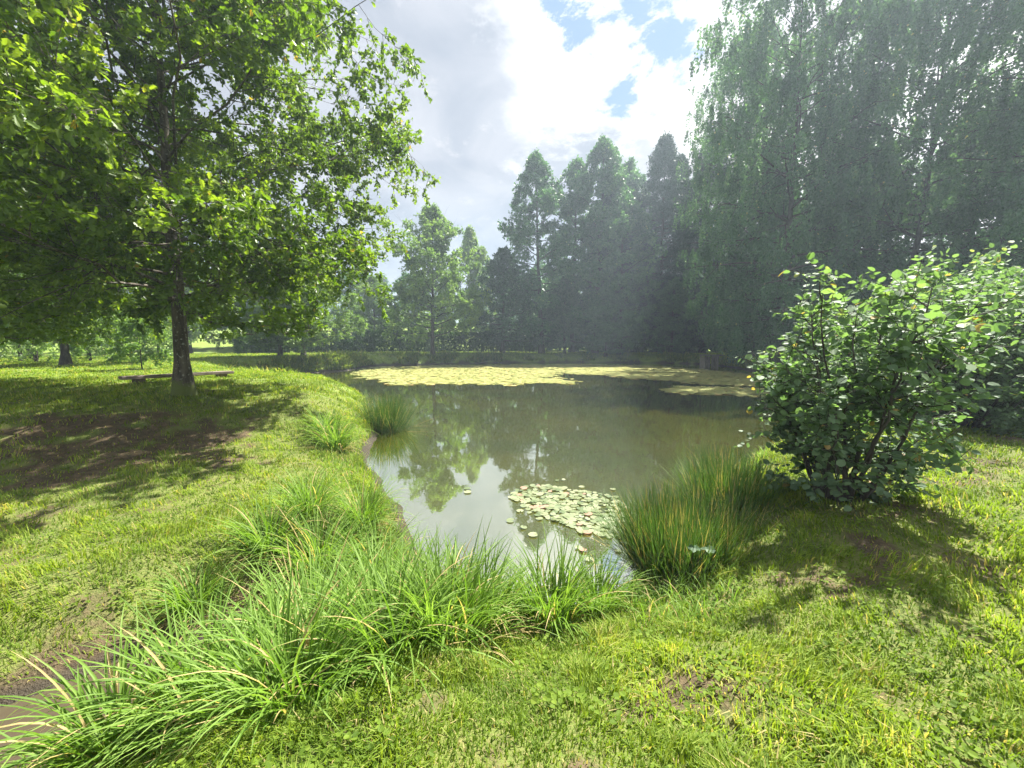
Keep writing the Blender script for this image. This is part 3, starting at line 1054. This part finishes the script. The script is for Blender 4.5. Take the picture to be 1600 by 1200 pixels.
rng = np.random.default_rng(31)
FAR = [(-14.2, 35.5), (-14.0, 41.5), (-9, 44.4), (-3, 45.7), (7.6, 47), (14.5, 44.4), (18.8, 39), (19.2, 30), (18.5, 24), (14.5, 22.3), (12.84, 24.74), (9.44, 27.5), (6.6, 31), (4.4, 34.3), (2.9, 30), (4.2, 25), (2, 24.7), (-1.6, 24.1), (-6.4, 24.5), (-8.8, 25.9), (-11.6, 30.4)]
FAR2 = [(8.3, 22.3), (11.3, 23.2), (14.2, 22.2), (12.5, 19), (9.4, 19.3), (8.1, 20.1)]
b = Buf()
N = 80000
x, y = rng.uniform(-16, 20, N), rng.uniform(18, 48, N)
e1 = poly_sd(x, y, catmull(np.array(FAR), 3)) + (fbm(x * .45, y * .45, 81, 4) - .5) * 3 + (fbm(x * 1.6, y * 1.6, 85, 3) - .5) * 2.2
e2 = poly_sd(x, y, catmull(np.array(FAR2), 3)) + (fbm(x * .8, y * .8, 82, 3) - .5) * 2.2
hole = fbm(x * .3, y * .8, 83, 4)
keep = (((e1 < 0) & ~((hole < .25) & (x > 3))) | ((e2 < 0) & (hole > .36))) & (gsample(GSD, x, y) < -.2)
keep &= rng.uniform(0, 1, N) < sstep(-np.minimum(e1, e2), -.1, .8)
x, y = x[keep], y[keep]
n = len(x)
rad = rng.uniform(.08, .21, n)
V = pad_verts(n, rng, x, y, rng.uniform(.006, .03, n), rad, 8)
k = V.shape[1]
F = (np.arange(n) * k)[:, None] + np.arange(k)[None]
tint = np.clip(rng.uniform(.0, .9, n), 0, .9)
tint = np.where(rng.uniform(0, 1, n) < .06, .98, tint)
b.add(V.reshape(-1, 3), F, np.repeat(tint, k))
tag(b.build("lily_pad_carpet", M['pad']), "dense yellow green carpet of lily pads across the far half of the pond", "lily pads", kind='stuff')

NEAR = [(.0, 6.75), (.35, 7.1), (1.04, 6.9), (1.75, 6.5), (1.95, 5.8), (1.6, 5.1), (.95, 5.2), (.5, 5.7), (.15, 6.1)]
cand = rng.uniform((-1.1, 4.5), (2.0, 7.4), (9000, 2))
ed = poly_sd(cand[:, 0], cand[:, 1], np.array(NEAR)) + (fbm(cand[:, 0] * 2.2, cand[:, 1] * 2.2, 91, 3) - .5) * .45
lone = (rng.uniform(0, 1, len(cand)) < .008) & (ed < .75)
cand = cand[((ed < 0) & (gsample(GSD, cand[:, 0], cand[:, 1]) < -.1)) | (lone & (gsample(GSD, cand[:, 0], cand[:, 1]) < -.2))]
sel = []
for c in cand:
    if len(sel) >= 300:
        break
    if all((c[0] - s_[0]) ** 2 + (c[1] - s_[1]) ** 2 > .0042 for s_ in sel):
        sel.append(c)
pms = []
for v in range(6):
    b = Buf()
    rg = np.random.default_rng(300 + v)
    V = pad_verts(1, rg, np.zeros(1), np.zeros(1), np.full(1, .012), np.array([.060]), 11)
    b.add(V.reshape(-1, 3), np.arange(12)[None], [.15, .4, .55, .7, .85, .98][v])
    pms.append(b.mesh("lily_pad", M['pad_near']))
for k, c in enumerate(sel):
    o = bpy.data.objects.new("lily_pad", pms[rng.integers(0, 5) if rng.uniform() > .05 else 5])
    COL.objects.link(o)
    s = rng.uniform(.6, 1.15)
    o.location = (c[0], c[1], rng.uniform(0.002, .012))
    o.rotation_euler = (0, 0, rng.uniform(0, 6.28))
    o.scale = (s, s, 1)
    tag(o, "small round lily pad in the loose near patch beside the big rush clump", "lily pad", "lily pads in the near patch")

# ------------------------------------------------------------ trees


def cone(pts):
    xs = np.array([p[0] for p in pts])
    ys_ = np.array([p[1] for p in pts])
    return lambda h: np.interp(h, xs, ys_)


def make_tree(name, loc, label, cat, leafm, barkm, group=None, rz=0., **kw):
    seed = kw.pop('seed')
    tb, cb_ = grow(np.random.default_rng(seed), **kw)
    root = empty(name, loc, rz)
    tb.build("trunk", M[barkm], root, True)
    cb_.build("crown", M[leafm], root)
    return tag(root, label, cat, group)


def place(src, x, y, label, s=1., rz=0., group=None, sz=None, z=None):
    o = copy_tree(src)
    o.location = (x, y, (gz(x, y) if z is None else z))
    o.rotation_euler = (0, 0, rz)
    o.scale = (s, s, sz or s)
    o['label'] = label
    if group:
        o['group'] = group
    return o


G_OAK = "oaks on the left bank"
G_FAR = "trees beyond the far shore"
oak_env = cone([(0, 4.2), (.12, 4.8), (.2, 5.3), (.33, 5.6), (.5, 5.25), (.62, 4.5), (.75, 3.3), (.86, 2.2), (.95, 1.1), (1, .4)])
oak = make_tree("oak_tree", (-8.5, 10.2, gz(-8.5, 10.2)), "large bright green oak with mossy trunk beside the plank bench", "tree", 'oak', 'bark', G_OAK, seed=107,
                H=15.6, r0=.18, thick1=.32, env=oak_env, cb=2.3, n1=104, n2=14, n3=11, n4=23, lsize=.122, zmin=1.5, odd=.006, taper=1.25, lshape='oak', lwid=.66, e_lo=4, e_hi=62, l2=.55, l3=(.3, .7), droop1=-.02, tilt=.65, wig=.075, spread0=.2)
place(oak, -17.2, 12.8, "big oak at the photo's left edge with only its right branches showing", .88, 2.2, G_OAK)

oak_s_env = cone([(0, 4.2), (.15, 5.0), (.3, 5.6), (.55, 5.4), (.75, 4.4), (.9, 2.7), (1, .6)])
oak_s = make_tree("oak_tree", (-9.5, 47.8, gz(-9.5, 47.8)), "young rounded pale oak standing alone on the far left bank in front of the hedge", "tree", 'oak2', 'bark_dark', G_OAK, seed=102,
                  H=16.5, r0=.24, env=oak_s_env, cb=2.2, n1=52, n2=10, n3=10, n4=13, lsize=.27, lwid=.62, e_lo=5, e_hi=60, tilt=.7, twigs=False, wig=.05)
place(oak_s, -18.6, 35.5, "pale spreading oak behind the headland, right of the double trunk", .78, 1.1, G_OAK, .56)
place(oak_s, -20.4, 35.0, "dark trunked oak behind the headland, left of the double trunk", .72, 3.4, G_OAK, .58)
place(oak_s, -27, 24, "shady oak behind the big oak, its trunk left of the sapling", .85, 4.4, G_OAK, .75)

# sapling
sap_env = cone([(0, .9), (.2, 1.25), (.5, 1.3), (.8, .8), (1, .15)])
sap = make_tree("sapling", (-19.6, 21, gz(-19.6, 21)), "small pale sapling on a thin stem behind the bench", "tree", 'oak2', 'bark_dark', seed=103,
                H=2.8, r0=.035, env=sap_env, cb=.7, n1=22, n2=7, n3=5, n4=7, lsize=.15, lshape='oval', lwid=.6, e_lo=0, e_hi=60, l3=(.12, .3), tilt=.8, twigs=False)

# far shore: alders, poplar, spruce, birch
ald_env = cone([(0, 3.0), (.12, 4.2), (.3, 5.0), (.5, 4.8), (.7, 3.8), (.85, 2.4), (.95, 1.1), (1, .2)])
alder = make_tree("alder_tree", (4.0, 53.5, gz(4, 53.5)), "tall dark alder with a leaning pale trunk, left end of the far wood", "tree", 'alder', 'bark_dark', G_FAR, seed=111,
                  H=25.5, r0=.33, env=ald_env, cb=2.6, n1=56, n2=8, n3=10, n4=12, lsize=.30, lwid=.7, e_lo=-8, e_hi=50, l2=.50, l3=(.35, .85), tilt=.75, twigs=False, lean=(-.03, 0), wig=.06)
place(alder, 8.6, 57.5, "alder with a pointed top, second from the left in the far wood", 1.0, 1.9, G_FAR, 1.02)
place(alder, 11.2, 54, "tallest broad alder in the middle of the far wood", 1.08, 4.0, G_FAR, 1.09)
ald2 = make_tree("alder_tree", (14.3, 53, gz(14.3, 53)), "dull green alder filling the gap left of the tall spruce", "tree", 'alder', 'bark_dark', G_FAR, seed=112,
                 H=20, r0=.3, env=cone([(0, 3.4), (.15, 4.4), (.35, 5.0), (.55, 4.9), (.75, 4.0), (.9, 2.6), (1, .6)]), cb=1.2, n1=54, n2=8, n3=10, n4=12, lsize=.29, lwid=.7, e_lo=-10, e_hi=50, l2=.52, l3=(.35, .85), tilt=.75, twigs=False, wig=.06)
place(ald2, 17.4, 62, "pale green poplar-like tree peeping between alder and spruce", 1.05, 2.0, G_FAR, 1.36)
layer = make_tree("beech_tree", (-1.2, 53, gz(-1.2, 53)), "blue green layered beech with drooping tiers above the clipped hedge", "tree", 'dark', 'bark_dark', G_FAR, seed=113,
                  H=13.2, r0=.25, env=cone([(0, 3.6), (.15, 4.6), (.4, 4.5), (.65, 3.4), (.85, 1.9), (1, .3)]), cb=1.6, n1=40, n2=9, n3=9, n4=12, lsize=.30, l2=.5, lwid=.6, e_lo=-6, e_hi=45, flat2=.1, l3=(.5, 1.0), tilt=.4, twigs=False)
place(layer, 7.0, 53.2, "blue green beech low in front of the alders", .75, 2.0, G_FAR, .72)
birch_env = cone([(0, 1.2), (.2, 1.9), (.5, 2.2), (.8, 1.5), (1, .3)])
sbirch = make_tree("birch_tree", (-6.4, 62, gz(-6.4, 62)), "slim pale birch with white trunk rising behind the hedge", "tree", 'oak2', 'bark_birch', G_FAR, seed=114,
                   H=18.5, r0=.16, env=birch_env, cb=3.5, n1=46, n2=8, n3=6, n4=11, lsize=.28, lwid=.6, e_lo=20, e_hi=65, l3=(.5, 1.), tilt=.8, twigs=False, hang=.35)
place(sbirch, -4.6, 63.5, "second slim birch close behind the slim pale birch, slightly lower", .86, 2.1, G_FAR)
spr_env = cone([(0, 5.0), (.1, 5.4), (.3, 5.2), (.6, 4.3), (.8, 2.7), (.9, 1.5), (1, .05)])
spruce = make_tree("spruce_tree", (20.6, 55.5, gz(20.6, 55.5)), "tall pointed dark spruce standing above the far wood", "tree", 'spruce', 'bark_dark', G_FAR, seed=115,
                   H=29, r0=.34, env=spr_env, cb=1.4, n1=120, n2=9, n3=6, n4=9, clip=1.1, lsize=.44, lshape='rhomb', lwid=.28, e_lo=-12, e_hi=25, l2=.34, l3=(.3, .8), droop1=-.12, flat2=.12, droop3=-.35, tilt=.5, twigs=False, wig=.02, top=.99)
place(spruce, 25.8, 54, "second dark spruce, right of the tall pointed one", .95, 1.0, G_FAR, .97)
place(spruce, 13.6, 56.5, "slender dark spruce between the tallest broad alder and the pointed spruce", .8, 3.3, G_FAR, .90)
place(spruce, 24.0, 60, "rear spruce showing its tip between the two dark spruces", .9, 4.3, G_FAR, .98)
place(spruce, 16.6, 58, "dark spruce half hidden behind the alders", .9, 2.0, G_FAR, .82)
place(ald2, 30, 50, "dark alder right of the spruces behind the weeping birch", 1.2, 3.0, G_FAR, 1.22)
place(ald2, 34.5, 41, "alder at the right shore behind the weeping birches", 1.1, 4.2, G_FAR, 1.02)
place(alder, 37.5, 33, "alder at the right edge behind the weeping birches", 1.0, 5.0, G_FAR, .78)
place(ald2, 37, 24, "low alder at the photo's right edge behind the shrubs", 1.0, .6, G_FAR, .72)
place(ald2, 20.5, 51.2, "small leafy alder on the far bank below the tall spruce", .62, 2.6, G_FAR, .46)
place(ald2, 12.3, 52.2, "small pale leafy alder on the far bank below the tall alders", .6, 5.0, G_FAR, .44)

# weeping birches on the right bank
wb_env = cone([(0, 4.2), (.15, 5.4), (.4, 6.3), (.7, 6.8), (.88, 5.4), (1, 1.2)])
wb = make_tree("weeping_birch", (21.8, 31.8, gz(21.8, 31.8)), "big weeping birch at the right, its hanging twigs nearest the open sky", "tree", 'birch', 'bark_dark', "weeping birches on the right bank", seed=121,
               H=32, r0=.27, taper=1.15, env=wb_env, cb=2.3, n1=86, n2=11, n3=12, n4=16, lsize=.20, lwid=.8, odd=.004, e_lo=0, e_hi=58, l2=.5, l3=(.5, 2.0), droop1=-.10, hang=.74, thick1=.6, tilt=.9, twigs=False, m3=5, lean=(-.02, 0))
place(wb, 27.8, 28.5, "middle weeping birch behind the hazel bush, with a dark trunk", .98, 2.1, "weeping birches on the right bank", .93)
place(wb, 29.5, 21.5, "weeping birch right of the hazel bush with thin hanging twigs", .9, 4.0, "weeping birches on the right bank", .75)
place(wb, 24.6, 41, "rear weeping birch beside the wooden sluice", .95, 5.2, "weeping birches on the right bank", .98)

# trees and shrubs beyond the hedge on the left
lefts = [(-52, 36, 'oak_s', .8, .8, "tree behind the far left shrubs at the photo's left edge"), (-45, 44, 'ald2', .85, .62, "bushy tree beyond the hedge, left of the big oak's trunk"),
         (-38, 47, 'oak_s', .85, .75, "rounded tree beyond the thuja row, seen under the oak's left branches"), (-32, 52, 'ald2', .8, .55, "dark tree beyond the thuja row just right of the oak's trunk"),
         (-58, 48, 'alder', .9, .62, "taller dark tree far behind the left shrubs"), (-15.5, 60, 'ald2', .8, .55, "dark tree behind the hedge left of the young pale oak"),
         (-11, 63, 'oak_s', .9, .72, "round tree behind the hedge, back of the young pale oak")]
lefts += [(-40, 62, 'alder', .9, .6, "tall tree beyond the field edge, above the row of thujas"), (-25, 66, 'ald2', .95, .62, "broad tree beyond the field, right of the double trunk"),
          (-20, 58, 'oak_s', .8, .62, "low round tree just behind the hedge's left end"), (-48, 58, 'oak_s', 1.0, .8, "round tree far behind the left shrubs, beyond the thuja row"),
          (-66, 40, 'ald2', 1.0, .7, "bushy tree at the photo's far left, behind all shrubs"), (-33, 60, 'oak_s', .9, .75, "round tree beyond the field edge, left of the double trunk")]
SRC = {'oak_s': oak_s, 'ald2': ald2, 'alder': alder}
for k, (x, y, nm, s, sz, lab) in enumerate(lefts):
    place(SRC[nm], x, y, lab, s, k * 1.3, "trees beyond the hedge", sz)

shrub_env = cone([(0, .9), (.2, 1.3), (.5, 1.4), (.8, .9), (1, .2)])
shr = make_tree("shrub", (-33, 27.5, gz(-33, 27.5)), "broad pale leaved shrub at the left edge of the far lawn", "shrub", 'oak2', 'bark_dark', "shrubs along the left lawn", seed=131,
                H=3.6, r0=.05, env=cone([(0, 1.3), (.2, 1.7), (.5, 1.7), (.8, 1.1), (1, .2)]), cb=.2, n1=30, n2=6, n3=5, n4=7, lsize=.15, lshape='oval', lwid=.55, e_lo=10, e_hi=70, l3=(.15, .4), tilt=.8, twigs=False, stems=4)
for k, (x, y, s, lab) in enumerate([(-36.5, 29.5, 1.0, "shrub left of the pale one, cut by the photo's left edge"), (-29.5, 27.8, .8, "small shrub between the left shrubs and the sapling"),
                                    (-33, 33, 1.2, "taller shrub behind the pale left shrubs"), (-27.5, 31, .9, "shrub just left of the sapling against the dark trees")]):
    place(shr, x, y, lab, s, k + 1.1, "shrubs along the left lawn")

# row of small thujas, then the clipped hedge
thj = make_tree("thuja", (-28.5, 42, gz(-28.5, 42)), "small dark thuja first in the row, behind the oak's trunk", "conifer", 'thuja', 'bark_dark', "row of young thujas at the field edge", seed=141,
                H=2.6, r0=.05, env=cone([(0, .55), (.2, .72), (.5, .6), (.8, .32), (1, .05)]), cb=.1, n1=70, n2=5, n3=4, n4=5, lsize=.17, lshape='rhomb', lwid=.45, e_lo=20, e_hi=75, l2=.4, l3=(.1, .25), tilt=1., twigs=False)
ords = ["second", "third", "fourth", "fifth", "sixth", "seventh", "eighth", "ninth", "tenth", "eleventh"]
for k in range(10):
    f = (k + 1) / 10.5
    x, y = -28.5 + f * 11.5, 42 + f * 7.6
    place(thj, x, y, "%s small thuja along the field edge, counted from the oak's trunk" % ords[k], .85 + .3 * ((k * 37) % 10) / 10, k * 2.1, "row of young thujas at the field edge", .95 + .3 * ((k * 53) % 10) / 10 - .15)

b = Buf()
rng = np.random.default_rng(15)
hl = np.array([(-17.2, 49.3), (-9, 52.4), (-2, 55.2), (3.5, 57)])
N = 26000
q = rng.uniform(0, 3 - 1e-6, N)
i = q.astype(int)
f = (q - i)[:, None]
c = hl[i] * (1 - f) + hl[i + 1] * f
hh = 2.45 + .12 * (fbm(c[:, 0] * 1.5, c[:, 1], 77, 3) - .5) * 2
face = rng.integers(0, 3, N)
zz = np.where(face < 2, rng.uniform(.05, 1, N), 1.) * hh
off = np.where(face == 0, -.45, np.where(face == 1, .45, rng.uniform(-.45, .45, N))) + rng.normal(0, .07, N)
tn = norm(hl[i + 1] - hl[i])
nv = np.stack([-tn[:, 1], tn[:, 0]], 1)
pp = np.c_[c + nv * off[:, None], gsample(GZ, c[:, 0], c[:, 1]) + zz + rng.normal(0, .04, N)]
outv = np.c_[nv * np.sign(off)[:, None], np.full(N, .5)] + rng.normal(0, .5, (N, 3))
leaves(b, pp, np.array([0, 0, 1.]) * .8 + outv * .6, outv, rng.uniform(.14, .3, N), .5, 'rhomb', np.clip(rng.uniform(0, .85, N), 0, .9))
hedge = empty("clipped_hedge", (0, 0, 0))
hedge.location = (-8, 52.7, gz(-8, 52.7))
ho = b.build("foliage", M['thuja'], hedge)
ho.location = (8, -52.7, -gz(-8, 52.7))
b = Buf()
hst = []
for k in range(34):
    q = k / 33 * 2.999
    i = int(q)
    c = hl[i] * (1 - q + i) + hl[i + 1] * (q - i)
    z0 = gz(c[0], c[1])
    hst.append([(c[0], c[1], z0 - .1), (c[0] + .02, c[1], z0 + 1.), (c[0], c[1] + .03, z0 + 2.1)])
tubes(b, np.array(hst), np.full((34, 3), .05) * np.array([1, .8, .4]), 6)
ho = b.build("stem_row", M['bark_dark'], hedge, True)
ho.location = (8, -52.7, -gz(-8, 52.7))
tag(hedge, "long clipped dark green hedge along the far left shore", "hedge")

# far woodland that closes the view
b = Buf()
rng = np.random.default_rng(16)
spots = []
for k in range(46):
    a = R(-68 + k * 3.1 + rng.normal(0, .8))
    d = rng.uniform(84, 104) if a > -.05 else rng.uniform(125, 160)
    spots.append((d * math.sin(a), d * math.cos(a), rng.uniform(13, 19) if a > -.05 else rng.uniform(12, 17)))
for k in range(26):
    a = R(3 + k * 2.55)
    d = rng.uniform(66, 76)
    spots.append((d * math.sin(a), d * math.cos(a), rng.uniform(10, 15)))
for (x, y, H_) in spots:
    n = 1500
    zf = rng.uniform(.02, 1, n)
    rr = H_ * .27 * np.interp(zf, [0, .3, .7, 1], [.9, 1, .75, .1]) * np.sqrt(rng.uniform(.25, 1, n))
    an = rng.uniform(0, 2 * PI, n)
    rr = rr * (.8 + .35 * np.sin(an * 3 + zf * 9 + x))
    pp = np.c_[x + rr * np.cos(an), y + rr * np.sin(an), gz(x, y) + zf * H_]
    leaves(b, pp, rng.normal(0, 1, (n, 3)), np.array([0, 0, 1.]) + rng.normal(0, .7, (n, 3)), rng.uniform(.5, 1.1, n), .6, 'rhomb', np.clip(rng.uniform(0, .85, n), 0, .9))
tag(b.build("distant_woodland", M['alder']), "dark distant woodland closing the view behind hedge and far shore", "woodland", kind='stuff')

# ------------------------------------------------------------ hazel bushes


def bush(name, loc, seed, H, spread, stems, n2, n3, n4, lsize, label, cat, leafm='hazel', el=(42, 86), rz=0., group=None, lshape='round', lowleaf=.1, l2=(.25, .32)):
    rng = np.random.default_rng(seed)
    tb, cbf = Buf(), Buf()
    az = np.arange(stems) * 2.4 + rng.normal(0, .3, stems)
    e = np.radians(rng.uniform(el[0], el[1], stems))
    d = np.stack([np.cos(e) * np.cos(az), np.cos(e) * np.sin(az), np.sin(e)], 1)
    L = np.minimum(H / np.sin(e), spread / np.maximum(np.cos(e), .01)) * rng.uniform(.8, 1.05, stems)
    base = np.stack([np.cos(az) * .12, np.sin(az) * .12, np.full(stems, -.1)], 1)
    P1 = curve(base, d, L, 9, .06, .05, rng)
    tubes(tb, P1, (.012 + .006 * L)[:, None] * (1 - np.linspace(0, 1, 9) * .85)[None], 6, np.full(stems, .5))
    i2 = np.repeat(np.arange(stems), n2)
    s2 = lowleaf + (1 - lowleaf) * rng.uniform(0, 1, len(i2)) ** .8
    b2, T2 = interp(P1, i2, s2)
    d2 = norm(T2 * rng.uniform(.4, 1., (len(i2), 1)) + side_dirs(T2, rng, .5) * .8)
    L2 = (l2[0] + l2[1] * (1 - s2)) * L[i2] * rng.uniform(.5, 1.1, len(i2))
    P2 = curve(b2, d2, L2, 5, .05, .06, rng)
    tubes(tb, P2, np.full((len(i2), 5), .007) * (1 - np.linspace(0, 1, 5) * .7)[None], 4, np.full(len(i2), .5))
    i3 = np.repeat(np.arange(len(i2)), n3)
    s3 = rng.uniform(.2, 1., len(i3))
    b3, T3 = interp(P2, i3, s3)
    d3 = norm(T3 * .6 + side_dirs(T3, rng, .7) * .8)
    L3 = rng.uniform(.12, .34, len(i3))
    P3 = curve(b3, d3, L3, 3, .0, .05, rng)
    tubes(tb, P3, np.full((len(i3), 3), .0028), 3, np.full(len(i3), .5))
    i4 = np.repeat(np.arange(len(i3)), n4)
    s4 = np.tile((np.arange(n4) + .6) / n4, len(i3))
    p4, T4 = interp(P3, i4, np.clip(s4, 0, 1))
    nl = len(i4)
    a4 = norm(T4 * .55 + side_dirs(T4, rng, .3) + np.array([0, 0, -.22]))
    nn = np.array([0, 0, 1.]) + rng.normal(0, .42, (nl, 3))
    sz = lsize * rng.uniform(.55, 1.2, nl)
    # petiole gap
    p4 = p4 + a4 * .02
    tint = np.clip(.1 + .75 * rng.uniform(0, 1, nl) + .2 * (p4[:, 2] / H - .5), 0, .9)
    tint = np.where((rng.uniform(0, 1, nl) < .012), .98, tint)
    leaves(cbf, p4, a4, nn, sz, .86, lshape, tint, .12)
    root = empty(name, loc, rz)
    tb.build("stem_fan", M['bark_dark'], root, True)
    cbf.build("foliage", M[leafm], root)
    return tag(root, label, cat, group)


bush("hazel_bush", (3.52, 4.12, gz(3.52, 4.12)), 201, 2.05, .66, 18, 9, 7, 7, .070, "large multi stemmed hazel bush with round leaves on the right bank", "bush", el=(56, 88), lowleaf=.14, l2=(.18, .22))
hz2 = bush("hazel_bush", (10.0, 8.8, gz(10., 8.8)), 202, 3.3, 1.6, 20, 12, 8, 7, .10, "dark dense shrub behind and right of the large hazel bush", "bush", el=(35, 88), lowleaf=.02)
c = place(hz2, 12.7, 11.0, "tall shrub at the right edge above the rotten stump", 1.1, 2.2)
place(hz2, 8.7, 7.5, "dark low shrub spilling over the lawn edge right of the hazel bush", .78, 5.1, None, .72)
place(hz2, 11.6, 9.9, "dense shrub between the rotten stump and the weeping birches", 1.0, .5, None, .9)
c = place(hz2, 8.3, 8.9, "low shrub filling the gap behind the hazel bush", .72, 4.0)
place(hz2, 17.5, 15.5, "rear shrub on the right bank below the weeping birches", 1.3, 1.2)

# bramble shoot in the rushes
b = Buf()
rng = np.random.default_rng(17)
Pst = np.array([[(0, 0, -.3), (.02, -.03, .12), (.05, -.08, .3), (.03, -.14, .42)], [(0, 0, -.3), (.05, -.02, .1), (.12, -.07, .28), (.16, -.12, .40)]])
tubes(b, Pst, np.full((2, 4), .004), 5)
root = empty("bramble_shoot", (1.55, 3.42, gz(1.55, 3.42) + .02))
b.build("stem_pair", M['bark_dark'], root, True)
b = Buf()
pts = np.repeat(Pst[:, -1], 3, 0)
aa = np.array([0.3, 2.2, 4.2, 0.1, 2.4, 4.5])
leaves(b, pts, np.stack([np.cos(aa), np.sin(aa), np.full(6, -.15)], 1), np.array([[.1, -.35, .9]]) + rng.normal(0, .3, (6, 3)), np.array([.075, .06, .055, .08, .06, .05]), .8, 'round', np.linspace(.1, .6, 6))
b.build("foliage", M['hazel'], root)
tag(root, "bramble shoot with a few broad grey green leaves in front of the big rush clump", "plant")

# ------------------------------------------------------------ bench, stump, sluice


def box(buf, c, size, rz=0., jitter=0., rng=None, bev=.012):
    """bevelled box"""
    sx, sy, szz = [s / 2 for s in size]
    ring = []
    for (zx, ins) in ((-szz, bev), (-szz + bev, 0), (szz - bev, 0), (szz, bev)):
        a, d = sx - ins, sy - ins
        q = bev
        ring.append([(-a + q, -d, zx), (a - q, -d, zx), (a, -d + q, zx), (a, d - q, zx), (a - q, d, zx), (-a + q, d, zx), (-a, d - q, zx), (-a, -d + q, zx)])
    V = np.array(ring).reshape(-1, 3)
    if rng is not None and jitter:
        V = V + rng.normal(0, jitter, V.shape)
    ca, sa = math.cos(rz), math.sin(rz)
    V = np.stack([V[:, 0] * ca - V[:, 1] * sa, V[:, 0] * sa + V[:, 1] * ca, V[:, 2]], 1) + np.array(c)
    F = []
    for j in range(3):
        for i in range(8):
            F.append((j * 8 + i, j * 8 + (i + 1) % 8, (j + 1) * 8 + (i + 1) % 8, (j + 1) * 8 + i))
    n0 = buf.n
    buf.add(V, np.array(F))
    buf.f.append(np.array([[7, 6, 5, 4, 3, 2, 1, 0]]) + n0)
    buf.f.append(np.array([[24, 25, 26, 27, 28, 29, 30, 31]]) + n0)


rng = np.random.default_rng(18)
bx0, by0, bx1, by1 = -12.15, 12.25, -10.45, 14.75
bl_ = math.hypot(bx1 - bx0, by1 - by0)
ba = math.atan2(by1 - by0, bx1 - bx0)
bcx, bcy = (bx0 + bx1) / 2, (by0 + by1) / 2
root = empty("plank_bench", (bcx, bcy, gz(bcx, bcy)), ba)
b = Buf()
ztop = 1.545 - gz(bcx, bcy)
box(b, (0, 0, ztop - .05), (bl_, .42, .10), 0, .003, rng)
b.build("seat_plank", M['plank'], root)
for s in (-.72, .78):
    gx_, gy_ = bcx + math.cos(ba) * s * bl_ / 2, bcy + math.sin(ba) * s * bl_ / 2
    z0 = gz(gx_, gy_) - gz(bcx, bcy) - .06
    b = Buf()
    hgt = ztop - .10 - z0 + .002
    box(b, (s * bl_ / 2, 0, z0 + hgt / 2), (.26, .34, hgt), 0, .006, rng)
    b.build("support_block", M['block'], root)
tag(root, "long weathered plank bench on two stout timber blocks under the oak", "bench")

# rotten stump by the right shrub: a broken hollow shell
b = Buf()
k, m = 22, 7
a = np.arange(k) * 2 * PI / k
V = []
for j in range(m):
    s = j / (m - 1)
    rr = .44 * (1.18 - .28 * s) * (1 + .10 * np.sin(a * 3 + 1) + .07 * np.sin(a * 7) + rng.normal(0, .025, k))
    zt = (.52 + .12 * np.sin(a * 2) + .08 * np.sin(a * 5 + 2) + rng.normal(0, .03, k)) * s - .08
    V.append(np.stack([rr * np.cos(a) * 1.25, rr * np.sin(a), zt], 1))
for s in (.78, .6, .3):
    V.append(np.stack([V[m - 1][:, 0] * s, V[m - 1][:, 1] * s, V[m - 1][:, 2] - (.08 if s > .7 else .28) + rng.normal(0, .02, k)], 1))
V = np.array(V)
mm = len(V)
F = [(j * k + i, j * k + (i + 1) % k, (j + 1) * k + (i + 1) % k, (j + 1) * k + i) for j in range(mm - 1) for i in range(k)]
b.add(V.reshape(-1, 3), np.array(F))
b.f.append(np.arange(k)[None] + (mm - 1) * k)
o = b.build("tree_stump", M['stump'], None, True)
o.location = (11.0, 8.9, gz(11.0, 8.9))
tag(o, "dark rotten stump under the shrubs at the lawn's right edge", "stump")

# wooden sluice box at the far right shore
sx_, sy_ = 20.6, 41.5
root = empty("sluice_box", (sx_, sy_, 0))
b = Buf()
for k in range(4):
    box(b, (-.56 + k * .135, -.42, .45), (.125, .06, 1.35 + .04 * (k % 2)), 0, .004, rng)
for k in range(3):
    box(b, (.28 + k * .15, -.45, .48), (.14, .06, 1.40), 0, .004, rng)
b.build("front_boards", M['sluice'], root)
b = Buf()
for s in (-1, 1):
    box(b, (s * .66, 0, .45), (.06, .86, 1.3), 0, .004, rng)
b.build("side_boards", M['sluice'], root)
for (px, py) in ((-.66, -.5), (.66, -.5), (-.66, .5), (.66, .5), (.06, -.5)):
    b = Buf()
    box(b, (px, py, .4), (.12, .12, 1.6), 0, .004, rng)
    b.build("post", M['sluice'], root)
b = Buf()
box(b, (.25, 0, 1.26), (2.1, 1.0, .09), 0, .004, rng)
b.build("top_plank", M['sluice'], root)
tag(root, "weathered wooden sluice box with plank top standing in the water at the far shore", "sluice")

# ------------------------------------------------------------ haze
HAZE = 0.0016
m, t, out = new_mat("summer_haze")
pv = t.node('ShaderNodeVolumePrincipled')
pv.inputs['Color'].default_value = (.70, .85, 1.0, 1)
pv.inputs['Density'].default_value = HAZE
pv.inputs['Anisotropy'].default_value = .38
t.l.new(pv.outputs[0], out.inputs['Volume'])
b = Buf()
hx, hy0, hy1, hz0, hz1 = 385., -118., 395., -3., 36.
V = [(sx * hx, yy, zz) for zz in (hz0, hz1) for (sx, yy) in ((-1, hy0), (1, hy0), (1, hy1), (-1, hy1))]
b.add(V, np.array([(3, 2, 1, 0), (4, 5, 6, 7), (0, 1, 5, 4), (1, 2, 6, 5), (2, 3, 7, 6), (3, 0, 4, 7)]))
if HAZE > 0:
    tag(b.build("haze", m), "thin bluish summer haze over the pond", "haze", kind='stuff')
